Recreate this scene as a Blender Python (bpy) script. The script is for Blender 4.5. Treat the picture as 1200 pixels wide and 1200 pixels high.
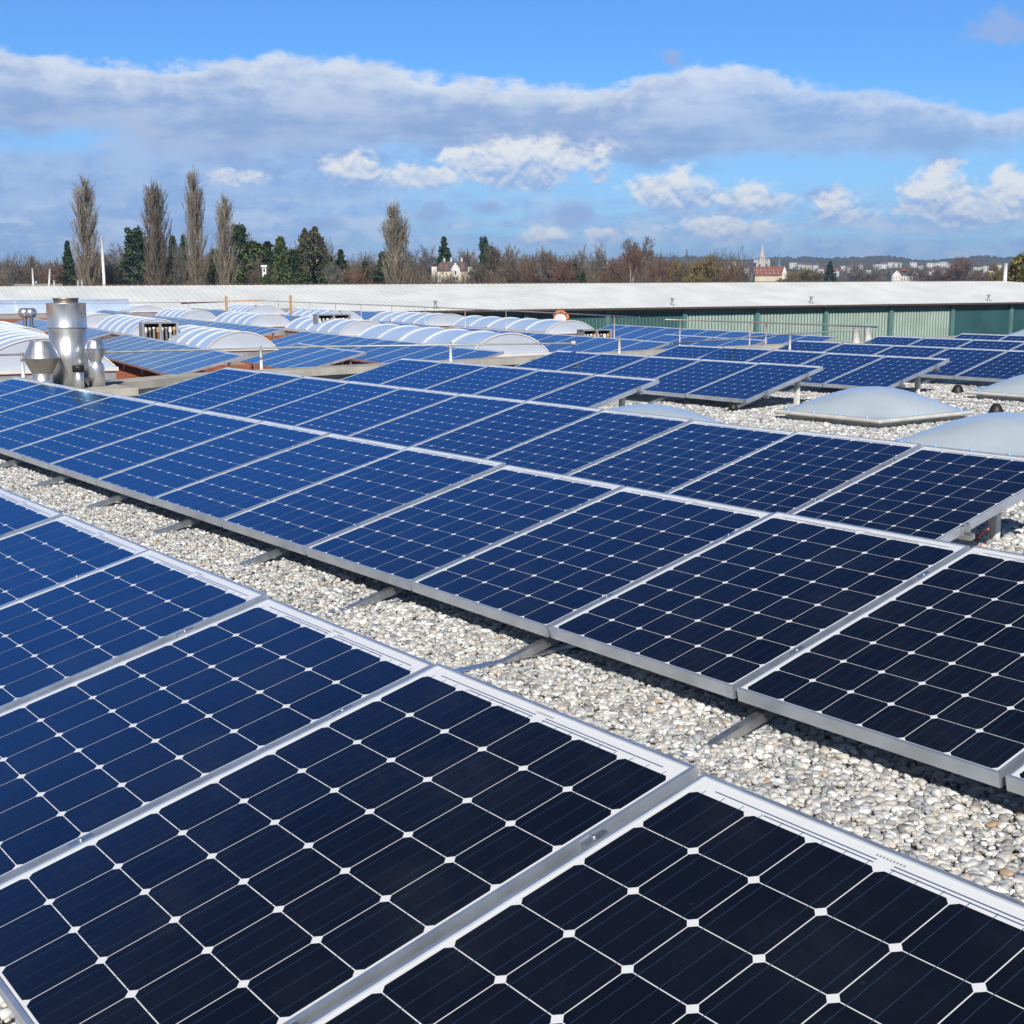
import bpy, math, random
import numpy as np
from mathutils import Matrix, Vector

R = math.radians
scn = bpy.context.scene
for o in list(bpy.data.objects):
    bpy.data.objects.remove(o)
COL = scn.collection
H = 1.5                                   # eye height above the gravel roof

# ------------------------------------------------------------------ camera
F_PX, YAW, PITCH, ROLL = 1571.1, R(-53.322), R(9.793), R(0.233)
cy, sy, cp, sp = math.cos(YAW), math.sin(YAW), math.cos(PITCH), math.sin(PITCH)
_r = np.array([cy, -sy, 0.0]); _f = np.array([sy * cp, cy * cp, -sp]); _d = np.cross(_f, _r)
cr, sr = math.cos(ROLL), math.sin(ROLL)
CAMR = np.array([cr * _r + sr * _d, -sr * _r + cr * _d, _f])
cam = bpy.data.objects.new('camera', bpy.data.cameras.new('camera'))
COL.objects.link(cam)
cam.data.sensor_width = 36.0
cam.data.lens = 36.0 * F_PX / 1200.0
cam.data.clip_start = 0.05
cam.data.clip_end = 40000.0
M4 = Matrix(((CAMR[0][0], -CAMR[1][0], -CAMR[2][0], 0), (CAMR[0][1], -CAMR[1][1], -CAMR[2][1], 0),
             (CAMR[0][2], -CAMR[1][2], -CAMR[2][2], H), (0, 0, 0, 1)))
cam.matrix_world = M4
scn.camera = cam
scn.render.resolution_x = scn.render.resolution_y = 1024

# ------------------------------------------------------------------ light
SUN_AZ, SUN_EL = 128.0, 36.0              # clockwise from +Y, degrees
sun = bpy.data.objects.new('sun', bpy.data.lights.new('sun', 'SUN'))
COL.objects.link(sun)
sun.data.energy = 5.0
sun.data.angle = R(0.5)
sun.data.color = (1.0, 0.955, 0.875)
sv = Vector((math.sin(R(SUN_AZ)) * math.cos(R(SUN_EL)), math.cos(R(SUN_AZ)) * math.cos(R(SUN_EL)), math.sin(R(SUN_EL))))
sun.rotation_euler = sv.to_track_quat('Z', 'Y').to_euler()
scn.view_settings.view_transform = 'Standard'
scn.view_settings.look = 'None'
scn.view_settings.exposure = 0.0
scn.view_settings.gamma = 1.0
scn.view_settings.use_curve_mapping = False
scn.cycles.max_bounces = 6
scn.cycles.volume_bounces = 0
scn.cycles.transparent_max_bounces = 8
scn.cycles.caustics_reflective = False
scn.cycles.caustics_refractive = False


class NT:
    """small helper to write node trees as expressions"""
    def __init__(s, tree):
        s.t = tree; s.N = tree.nodes; s.L = tree.links

    def link(s, a, b):
        s.L.new(a, b)

    def put(s, node, sock, v):
        if v is None:
            return
        i = node.inputs[sock]
        if isinstance(v, bpy.types.NodeSocket):
            s.L.new(v, i)
        else:
            i.default_value = v

    def m(s, op, a, b=None, c=None, clamp=False):
        n = s.N.new('ShaderNodeMath'); n.operation = op; n.use_clamp = clamp
        s.put(n, 0, a); s.put(n, 1, b); s.put(n, 2, c)
        return n.outputs[0]

    def smooth(s, x, lo, hi):
        n = s.N.new('ShaderNodeMapRange'); n.interpolation_type = 'SMOOTHSTEP'
        s.put(n, 0, x); s.put(n, 1, lo); s.put(n, 2, hi); n.inputs[3].default_value = 0; n.inputs[4].default_value = 1
        return n.outputs[0]

    def lin(s, x, lo, hi, a=0.0, b=1.0):
        n = s.N.new('ShaderNodeMapRange')
        s.put(n, 0, x); s.put(n, 1, lo); s.put(n, 2, hi); s.put(n, 3, a); s.put(n, 4, b)
        return n.outputs[0]

    def xyz(s, x, y, z):
        n = s.N.new('ShaderNodeCombineXYZ'); s.put(n, 0, x); s.put(n, 1, y); s.put(n, 2, z)
        return n.outputs[0]

    def sep(s, v):
        n = s.N.new('ShaderNodeSeparateXYZ'); s.put(n, 0, v)
        return n.outputs

    def noise(s, v, scale, detail=4.0, rough=0.5, dist=0.0, out=0):
        n = s.N.new('ShaderNodeTexNoise'); s.put(n, 'Vector', v)
        n.inputs['Scale'].default_value = scale; n.inputs['Detail'].default_value = detail
        n.inputs['Roughness'].default_value = rough; n.inputs['Distortion'].default_value = dist
        return n.outputs[out]

    def voro(s, v, scale, feature='F1', out='Distance', rnd=1.0):
        n = s.N.new('ShaderNodeTexVoronoi'); n.feature = feature; s.put(n, 'Vector', v)
        n.inputs['Scale'].default_value = scale; n.inputs['Randomness'].default_value = rnd
        return n.outputs[out]

    def ramp(s, x, stops, interp='LINEAR'):
        n = s.N.new('ShaderNodeValToRGB'); s.put(n, 0, x); cr_ = n.color_ramp; cr_.interpolation = interp
        while len(cr_.elements) < len(stops):
            cr_.elements.new(0.5)
        for e, (p, c) in zip(cr_.elements, stops):
            e.position = p
            e.color = (c, c, c, 1) if isinstance(c, (int, float)) else (*c, 1)
        return n.outputs[0]

    def mix(s, fac, a, b):
        n = s.N.new('ShaderNodeMix'); n.data_type = 'RGBA'
        s.put(n, 0, fac)
        s.put(n, 6, (*a, 1) if isinstance(a, tuple) and len(a) == 3 else a)
        s.put(n, 7, (*b, 1) if isinstance(b, tuple) and len(b) == 3 else b)
        return n.outputs[2]

    def hsv(s, c, h=0.5, sat=1.0, v=1.0):
        n = s.N.new('ShaderNodeHueSaturation'); s.put(n, 'Color', c)
        n.inputs[0].default_value = h; n.inputs[1].default_value = sat; n.inputs[2].default_value = v
        return n.outputs[0]


# ------------------------------------------------------------------ sky (world)
def make_world():
    w = bpy.data.worlds.new('World'); scn.world = w; w.use_nodes = True
    t = NT(w.node_tree); t.N.clear()
    out = t.N.new('ShaderNodeOutputWorld')
    sky = t.N.new('ShaderNodeTexSky'); sky.sky_type = 'NISHITA'; sky.sun_disc = False
    sky.sun_elevation = R(SUN_EL); sky.sun_rotation = R(SUN_AZ)
    sky.altitude = 400; sky.air_density = 1.0; sky.dust_density = 0.3; sky.ozone_density = 2.5
    g = t.N.new('ShaderNodeTexCoord').outputs['Generated']
    x, y, z = t.sep(g)
    az = t.m('ARCTAN2', x, y)
    u = t.m('SUBTRACT', t.m('MULTIPLY', az, 57.29578), -53.32)       # degrees right of the view's middle
    v = t.m('MULTIPLY', t.m('ARCSINE', z), 57.29578)                 # degrees above the horizon

    def U(px): return math.degrees(math.atan((px - 600) / F_PX))
    def V(py, px=600): return math.degrees(math.atan((329 - py) / F_PX * math.cos(R(U(px)))))

    # cloud noise: a flattened domain, so banks lie level
    pv = t.xyz(u, t.m('MULTIPLY', v, 2.1), 0.0)
    nA = t.noise(pv, 0.16, 6, 0.58)
    nB = t.noise(pv, 0.55, 6, 0.6)
    nC = t.noise(t.xyz(u, t.m('MULTIPLY', v, 1.25), 3.7), 0.95, 7, 0.62, 0.3)
    nD = t.noise(t.xyz(u, t.m('MULTIPLY', t.m('SUBTRACT', v, 0.22), 1.25), 3.7), 0.95, 7, 0.62, 0.3)   # same, looked at a little lower
    cA = t.m('SUBTRACT', nA, 0.5); cB = t.m('SUBTRACT', nB, 0.5); cC = t.m('SUBTRACT', nC, 0.5)

    def profile(pts):          # [(px, py)] -> elevation as a function of u
        lo, hi = -26.0, 26.0
        st = [((U(a) - lo) / (hi - lo), V(b, a) / 14.0) for a, b in pts]
        fac = t.lin(u, lo, hi)
        return t.m('MULTIPLY', t.ramp(fac, st), 14.0)

    # the long stratocumulus bank
    top = profile([(-100, 58), (0, 62), (120, 80), (200, 86), (330, 75), (420, 77), (520, 100), (620, 105), (700, 116), (780, 92), (850, 84), (940, 108), (1040, 120), (1130, 138), (1230, 138), (1320, 150)])
    bot = profile([(-100, 165), (0, 163), (140, 168), (220, 195), (330, 190), (480, 182), (600, 196), (760, 200), (900, 192), (1050, 196), (1150, 184), (1230, 172), (1320, 170)])
    topn = t.m('ADD', top, t.m('ADD', t.m('MULTIPLY', cB, 1.5), t.m('MULTIPLY', cC, 0.8)))
    botn = t.m('ADD', bot, t.m('ADD', t.m('MULTIPLY', cB, 1.6), t.m('MULTIPLY', cA, 1.2)))
    dtop = t.m('SUBTRACT', topn, v)
    bank = t.m('MULTIPLY', t.smooth(dtop, -0.05, 0.45), t.smooth(t.m('SUBTRACT', v, botn), -0.5, 0.7))
    bank = t.m('MULTIPLY', bank, t.lin(t.smooth(u, 3.0, 13.0), 0, 1, 0.97, 0.80))
    # light on the bank: its upper fringe is bright, its body is lavender grey
    edge = t.smooth(t.m('ADD', dtop, t.m('MULTIPLY', cC, 1.4)), 1.25, 0.0)
    nL = t.noise(t.xyz(t.m('MULTIPLY', u, 0.30), t.m('MULTIPLY', v, 2.2), 5.3), 0.62, 5, 0.55)      # level layers
    body = t.mix(t.smooth(t.m('ADD', t.m('MULTIPLY', t.m('ADD', nB, nL), 0.5), t.m('MULTIPLY', cA, 0.8)), 0.38, 0.62), (0.325, 0.465, 0.75), (0.62, 0.725, 0.89))
    body = t.mix(t.smooth(t.m('SUBTRACT', v, botn), 0.2, 3.2), t.mix(0.55, body, (0.245, 0.385, 0.70)), body)
    bankc = t.mix(t.m('MULTIPLY', edge, 0.85), body, (0.80, 0.85, 0.935))

    # low blue-grey veil under the bank, thick on the left
    vtop = t.m('SUBTRACT', v, t.lin(t.smooth(t.m('ADD', u, t.m('MULTIPLY', cB, 6.0)), -18.0, -12.5), 0, 1, 0.0, 1.5))
    veil = t.m('MULTIPLY', t.smooth(vtop, 5.6, 4.6), t.smooth(v, -0.5, 2.0))
    veil = t.m('MULTIPLY', veil, t.smooth(t.m('ADD', t.m('ADD', u, t.m('MULTIPLY', cA, 18.0)), t.m('MULTIPLY', cB, 10.0)), 0.5, -11.5))
    veilc = t.mix(t.smooth(t.m('ADD', nB, t.m('MULTIPLY', cA, 0.7)), 0.32, 0.68), (0.28, 0.445, 0.79), (0.42, 0.575, 0.86))
    # streaks towards the horizon
    ns = t.noise(t.xyz(t.m('MULTIPLY', u, 0.33), t.m('MULTIPLY', v, 2.6), 9.1), 0.8, 6, 0.6)
    streak = t.m('MULTIPLY', t.smooth(ns, 0.36, 0.58), t.m('MULTIPLY', t.smooth(v, 4.1, 2.5), 0.88))
    streakc = t.mix(t.smooth(t.m('ADD', t.m('MULTIPLY', nC, 0.6), t.m('MULTIPLY', ns, 0.4)), 0.40, 0.60), (0.275, 0.465, 0.86), (0.56, 0.70, 0.925))

    # heaps: bright tops, blue-grey bases
    # px box, how white
    heaps = [(386, 462, 184, 226, 1.0), (440, 560, 196, 232, .8), (505, 722, 168, 230, 1.0), (250, 330, 200, 222, .55),
             (728, 850, 206, 256, 1.0), (820, 930, 222, 258, .8), (940, 1000, 228, 268, .75), (1040, 1140, 202, 274, 1.0), (1060, 1230, 226, 276, 1.0), (1100, 1250, 208, 274, 1.0), (1180, 1300, 196, 268, 1.0),
             (776, 900, 258, 284, .75), (606, 660, 268, 290, .7), (684, 740, 268, 290, .8), (960, 1020, 246, 268, .6)]
    f = None
    for a, b, c, d, k in heaps:
        uc, vc = (U(a) + U(b)) / 2, (V(c, (a + b) / 2) + V(d, (a + b) / 2)) / 2
        ru, rv = (U(b) - U(a)) / 2, (V(c, a) - V(d, a)) / 2
        du = t.m('DIVIDE', t.m('SUBTRACT', u, uc), ru * 1.12)
        dv = t.m('DIVIDE', t.m('SUBTRACT', v, vc), rv * 1.15)
        e = t.m('SUBTRACT', 1.0, t.m('SQRT', t.m('ADD', t.m('MULTIPLY', du, du), t.m('MULTIPLY', dv, dv))))
        e = t.m('MULTIPLY', e, 0.6 + 0.4 * k)
        hv = t.m('MULTIPLY', dv, k)
        if f is None:
            f, sh = e, hv
        else:
            gt = t.m('GREATER_THAN', e, f)
            sh = t.m('ADD', t.m('MULTIPLY', gt, hv), t.m('MULTIPLY', t.m('SUBTRACT', 1.0, gt), sh))
            f = t.m('MAXIMUM', f, e)
    heap = t.smooth(t.m('ADD', f, t.m('ADD', t.m('MULTIPLY', cC, 1.75), t.m('MULTIPLY', cB, 0.7))), -0.04, 0.46)
    rel = t.m('MULTIPLY', t.m('SUBTRACT', nD, nC), -4.2)
    lit = t.m('ADD', t.m('MULTIPLY', sh, 0.80), t.m('ADD', 0.22, t.m('MULTIPLY', rel, 0.75)))
    heapc = t.ramp(t.lin(lit, -0.8, 0.85), [(0.0, (0.26, 0.43, 0.80)), (0.36, (0.40, 0.55, 0.84)), (0.58, (0.64, 0.73, 0.89)), (0.85, (0.86, 0.885, 0.925)), (1.0, (0.90, 0.91, 0.93))])
    # small grey shreds
    shreds = [(350, 412, 254, 274), (488, 540, 236, 266), (545, 600, 238, 256), (640, 704, 236, 272), (1068, 1116, 186, 216), (1090, 1210, 32, 78), (930, 985, 222, 246), (765, 800, 74, 98)]
    g2 = None
    for a, b, c, d in shreds:
        uc, vc = (U(a) + U(b)) / 2, (V(c, a) + V(d, a)) / 2
        ru, rv = (U(b) - U(a)) / 2, (V(c, a) - V(d, a)) / 2
        du = t.m('DIVIDE', t.m('SUBTRACT', u, uc), ru * 1.15); dv = t.m('DIVIDE', t.m('SUBTRACT', v, vc), rv * 1.15)
        e = t.m('SUBTRACT', 1.0, t.m('SQRT', t.m('ADD', t.m('MULTIPLY', du, du), t.m('MULTIPLY', dv, dv))))
        g2 = e if g2 is None else t.m('MAXIMUM', g2, e)
    shred = t.m('MULTIPLY', t.smooth(t.m('ADD', g2, t.m('MULTIPLY', cC, 2.2)), 0.05, 0.7), 0.8)
    # thin clouds over the rest of the heavens
    far = t.m('MULTIPLY', t.smooth(t.noise(g, 3.2, 7, 0.6), 0.58, 0.76), t.m('MULTIPLY', t.smooth(v, 14.0, 22.0), 0.3))
    side = t.m('MULTIPLY', t.smooth(t.noise(g, 6.0, 6, 0.6), 0.46, 0.62), t.m('MULTIPLY', t.smooth(t.m('ABSOLUTE', u), 24.0, 32.0), t.m('MULTIPLY', t.smooth(v, 14.0, 7.0), 0.8)))

    S = 0.085
    def cl(c):                # clouds are given in display values: bring them to the sky's own scale
        n = t.N.new('ShaderNodeVectorMath'); n.operation = 'SCALE'; t.put(n, 0, c); n.inputs[3].default_value = 1.0 / S
        return n.outputs[0]
    clear = t.hsv(sky.outputs[0], 0.5, 1.0, 1.0)
    n = t.N.new('ShaderNodeVectorMath'); n.operation = 'MULTIPLY'; t.put(n, 0, clear); n.inputs[1].default_value = (0.50, 0.97, 1.56)
    c = n.outputs[0]
    unseen_gain = t.m('MULTIPLY', t.lin(t.smooth(v, 13.0, 19.0), 0, 1, 1.0, 1.45), t.lin(t.smooth(v, 23.0, 36.0), 0, 1, 1.0, 0.22))  # unseen sky brightened low and dimmed overhead, shaped for the panels' reflections
    unseen_gain = t.m('MULTIPLY', unseen_gain, t.lin(t.smooth(t.m('ABSOLUTE', u), 50.0, 85.0), 0, 1, 1.0, 0.5))  # sky far to the sides and behind dimmed, to cut the fill light
    n = t.N.new('ShaderNodeVectorMath'); n.operation = 'SCALE'; t.put(n, 0, c); t.put(n, 3, unseen_gain); c = n.outputs[0]
    # the air near the horizon, pale blue
    c = t.mix(t.m('MULTIPLY', t.smooth(v, 9.0, -1.0), 0.85), c, cl((0.40, 0.67, 0.985)))
    c = t.mix(far, c, cl((0.62, 0.68, 0.80)))
    c = t.mix(side, c, cl((0.45, 0.55, 0.78)))
    c = t.mix(t.m('MULTIPLY', veil, 0.92), c, cl(veilc))
    c = t.mix(streak, c, cl(streakc))
    c = t.mix(bank, c, cl(bankc))
    c = t.mix(shred, c, cl((0.315, 0.455, 0.80)))
    c = t.mix(t.m('MULTIPLY', heap, 0.95), c, cl(heapc))
    bg = t.N.new('ShaderNodeBackground'); bg.inputs[1].default_value = S
    t.put(bg, 0, c); t.link(bg.outputs[0], out.inputs[0])
    w.cycles.sampling_method = 'MANUAL'; w.cycles.sample_map_resolution = 512


make_world()


# ------------------------------------------------------------------ materials
def new_mat(name):
    m = bpy.data.materials.new(name); m.use_nodes = True
    return m, NT(m.node_tree), m.node_tree.nodes['Principled BSDF']


def mat(name, col, rough=0.6, metal=0.0, var=0.0, vscale=8.0, bump=0.0, bscale=60.0, spec=0.5, coat=0.0, island=0.0):
    """plain surface with uneven tone (blotches), optional grain and per-piece variation"""
    m, t, b = new_mat(name)
    b.inputs['Roughness'].default_value = rough; b.inputs['Metallic'].default_value = metal
    b.inputs['Specular IOR Level'].default_value = spec
    b.inputs['Coat Weight'].default_value = coat
    c = (*col, 1)
    co = t.N.new('ShaderNodeTexCoord').outputs['Object']
    if var:
        f = t.noise(co, vscale, 5, 0.6)
        c = t.mix(t.smooth(f, 0.3, 0.7), tuple(k * (1 - var) for k in col), tuple(min(1, k * (1 + var)) for k in col))
        t.put(b, 'Roughness', t.lin(f, 0.2, 0.8, max(0, rough - 0.12), min(1, rough + 0.12)))
    if island:
        g = t.N.new('ShaderNodeNewGeometry').outputs['Random Per Island']
        n = t.N.new('ShaderNodeHueSaturation'); t.put(n, 'Color', c)
        t.put(n, 'Value', t.lin(g, 0, 1, 1 - island, 1 + island)); t.put(n, 'Hue', t.lin(t.m('FRACT', t.m('MULTIPLY', g, 7.31)), 0, 1, 0.5 - 0.02 * island, 0.5 + 0.02 * island))
        c = n.outputs[0]
    t.put(b, 'Base Color', c)
    if bump:
        bn = t.N.new('ShaderNodeBump'); bn.inputs['Strength'].default_value = bump; bn.inputs['Distance'].default_value = 0.02
        t.put(bn, 'Height', t.noise(co, bscale, 4, 0.6)); t.link(bn.outputs[0], b.inputs['Normal'])
    return m


MT = {}
MT['alu'] = mat('anodised_aluminium', (0.68, 0.725, 0.785), 0.40, 0.80, 0.10, 6.0)
MT['rail'] = mat('mill_aluminium', (0.55, 0.56, 0.57), 0.35, 0.9, 0.15, 20.0)
MT['post'] = mat('galvanised_post', (0.78, 0.76, 0.70), 0.55, 0.05, 0.12, 30.0)
MT['backsheet'] = mat('white_backsheet', (0.80, 0.81, 0.82), 0.14, 0.0, spec=0.5)
MT['ribbon'] = mat('tinned_ribbon', (0.16, 0.20, 0.34), 0.3, 0.3)
MT['printed'] = mat('grey_print', (0.30, 0.31, 0.33), 0.4)


def cell_mat(name='solar_cell_under_glass', paler=False):
    m, t, b = new_mat(name)
    t.N.remove(b)
    out = [n for n in t.N if n.type == 'OUTPUT_MATERIAL'][0]
    isl = t.N.new('ShaderNodeNewGeometry').outputs['Random Per Island']
    oi = t.N.new('ShaderNodeObjectInfo').outputs['Random']
    co = t.N.new('ShaderNodeTexCoord').outputs['Object']
    c = t.mix(isl, (0.0054, 0.0064, 0.0098), (0.0086, 0.0100, 0.0150))
    c = t.mix(t.m('MULTIPLY', oi, 0.5), c, (0.0070, 0.0080, 0.0120))
    if paler:  # paler blue base, with a less tinted gloss, for the red roof's fields
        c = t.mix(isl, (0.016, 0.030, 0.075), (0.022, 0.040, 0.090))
    grime = t.m('MULTIPLY', t.smooth(t.noise(co, 2.3, 7, 0.68), 0.44, 0.80), 0.030)
    spots = t.m('MULTIPLY', t.smooth(t.noise(co, 38.0, 3, 0.5), 0.70, 0.76), 0.035)
    c = t.mix(t.m('ADD', grime, spots), c, (0.42, 0.41, 0.38))
    d = t.N.new('ShaderNodeBsdfDiffuse'); t.put(d, 'Color', c)
    gl = t.N.new('ShaderNodeBsdfGlossy'); gl.inputs['Color'].default_value = (0.66, 0.84, 1.0, 1) if paler else (0.34, 0.68, 1.0, 1)
    dust = t.noise(co, 5.0, 5, 0.6)
    t.put(gl, 'Roughness', t.lin(dust, 0.25, 0.75, 0.09, 0.15))
    fr = t.N.new('ShaderNodeFresnel'); fr.inputs['IOR'].default_value = 1.78
    mx = t.N.new('ShaderNodeMixShader'); t.link(fr.outputs[0], mx.inputs[0]); t.link(d.outputs[0], mx.inputs[1]); t.link(gl.outputs[0], mx.inputs[2])
    t.link(mx.outputs[0], out.inputs[0])
    return m


MT['cell'] = cell_mat()
MT['palecell'] = cell_mat('paler_blue_solar_cell', True)
MT['busbar'] = mat('busbar', (0.024, 0.046, 0.095), 0.3, 0.0)


def stone_mat():
    m, t, b = new_mat('river_gravel')
    isl = t.N.new('ShaderNodeNewGeometry').outputs['Random Per Island']
    c = t.ramp(isl, [(0.0, (0.33, 0.325, 0.315)), (0.08, (0.61, 0.595, 0.555)), (0.24, (0.48, 0.485, 0.49)), (0.36, (0.73, 0.72, 0.695)), (0.48, (0.57, 0.545, 0.495)), (0.58, (0.40, 0.42, 0.445)),
                     (0.66, (0.80, 0.795, 0.775)), (0.75, (0.60, 0.53, 0.45)), (0.81, (0.46, 0.485, 0.46)), (0.87, (0.87, 0.865, 0.85)), (0.95, (0.52, 0.36, 0.23)), (0.963, (0.25, 0.25, 0.25))], 'CONSTANT')
    co = t.N.new('ShaderNodeTexCoord').outputs['Object']
    f = t.noise(co, 70, 4, 0.6)
    c = t.mix(t.smooth(f, 0.35, 0.7), c, t.hsv(c, 0.5, 0.85, 0.78))
    t.put(b, 'Base Color', c); b.inputs['Roughness'].default_value = 0.62
    return m


MT['stone'] = stone_mat()


def gravel_base():
    m, t, b = new_mat('gravel_bed')
    co = t.N.new('ShaderNodeTexCoord').outputs['Object']
    d = t.voro(co, 34.0); cc = t.voro(co, 34.0, out='Color')
    r_ = t.sep(cc)[0]
    c = t.ramp(r_, [(0.0, (0.36, 0.345, 0.32)), (0.3, (0.58, 0.55, 0.50)), (0.6, (0.70, 0.67, 0.61)), (0.85, (0.82, 0.80, 0.76))])
    t.put(b, 'Base Color', c); b.inputs['Roughness'].default_value = 0.8
    bn = t.N.new('ShaderNodeBump'); bn.inputs['Strength'].default_value = 1.0; bn.inputs['Distance'].default_value = 0.02
    t.put(bn, 'Height', t.m('SUBTRACT', 1.0, d)); t.link(bn.outputs[0], b.inputs['Normal'])
    return m


MT['gravel_bed'] = gravel_base()
MT['concrete'] = mat('concrete_coping', (0.46, 0.43, 0.37), 0.85, 0.0, 0.18, 3.0, 0.3, 90.0)
MT['slate'] = mat('fibre_cement_slates', (0.27, 0.29, 0.31), 0.7, 0.0, 0.2, 2.0, 0.1)
MT['red'] = mat('red_roof_granules', (0.40, 0.125, 0.045), 0.9, 0.0, 0.35, 3.0, 0.8, 40.0)
MT['flash'] = mat('sheet_metal_flashing', (0.34, 0.36, 0.37), 0.45, 0.3, 0.12, 2.0)
MT['poly'] = mat('opal_polycarbonate', (0.45, 0.56, 0.72), 0.28, 0.0, 0.06, 0.8)
MT['polyend'] = mat('opal_end_wall', (0.47, 0.54, 0.64), 0.4, 0.0, 0.05, 0.8)
MT['rib'] = mat('white_rib', (0.68, 0.69, 0.68), 0.4, 0.0, 0.06, 3.0)
MT['dome'] = mat('opal_acrylic_dome', (0.46, 0.53, 0.585), 0.2, 0.0, 0.05, 2.0, coat=0.3)
MT['curb'] = mat('skylight_curb', (0.62, 0.60, 0.55), 0.5, 0.0, 0.1, 6.0)
MT['screw'] = mat('cap_screw', (0.30, 0.52, 0.85), 0.25)
MT['black'] = mat('black_rubber', (0.015, 0.015, 0.017), 0.55, 0.0, 0.2, 20.0)
MT['shadowbox'] = mat('dark_case', (0.03, 0.032, 0.035), 0.5)
MT['red_wire'] = mat('red_wire', (0.55, 0.03, 0.03), 0.4)
MT['white'] = mat('white_paint', (0.80, 0.80, 0.78), 0.45, 0.0, 0.04, 2.0)
MT['wood'] = mat('pine_timber', (0.55, 0.33, 0.17), 0.7, 0.0, 0.2, 6.0)
MT['pipe'] = mat('grey_pipe', (0.46, 0.46, 0.43), 0.45, 0.4, 0.1, 6.0)
MT['orange'] = mat('orange_hose', (0.65, 0.22, 0.05), 0.5)
MT['roofwhite'] = mat('white_sheet_roof', (0.745, 0.755, 0.725), 0.55, 0.0, 0.07, 0.35)
MT['darkgreen'] = mat('dark_green_sheet', (0.045, 0.105, 0.105), 0.35, 0.0, 0.18, 0.4)
MT['palegreen'] = mat('pale_green_sheet', (0.40, 0.48, 0.41), 0.45, 0.0, 0.12, 0.6)
MT['glassgreen'] = mat('tinted_green_glazing', (0.035, 0.10, 0.11), 0.12, 0.0, 0.15, 0.3)
MT['steelgreen'] = mat('green_steel_column', (0.10, 0.20, 0.19), 0.5, 0.0, 0.1, 1.0)
MT['gutter'] = mat('brown_gutter', (0.10, 0.06, 0.05), 0.5)
MT['grass'] = mat('winter_ground', (0.10, 0.095, 0.05), 0.95, 0.0, 0.35, 0.02)
MT['asphalt'] = mat('asphalt', (0.06, 0.06, 0.06), 0.9, 0.0, 0.2, 0.2)


def steel_mat(name, col, rough):
    m, t, b = new_mat(name)
    co = t.N.new('ShaderNodeTexCoord').outputs['Object']
    x, y, z = t.sep(co)
    f = t.noise(t.xyz(t.m('MULTIPLY', x, 1.0), t.m('MULTIPLY', y, 1.0), t.m('MULTIPLY', z, 0.12)), 22.0, 4, 0.6)
    g = t.noise(co, 3.0, 4, 0.6)
    t.put(b, 'Base Color', t.mix(g, tuple(k * 0.78 for k in col), col))
    b.inputs['Metallic'].default_value = 0.85
    t.put(b, 'Roughness', t.lin(f, 0.3, 0.7, rough - 0.07, rough + 0.1))
    return m


MT['steel'] = steel_mat('stainless_steel', (0.78, 0.79, 0.80), 0.37)
MT['bright'] = steel_mat('polished_steel', (0.70, 0.73, 0.77), 0.34)
MT['stained'] = steel_mat('heat_stained_steel', (0.47, 0.44, 0.39), 0.45)


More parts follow.
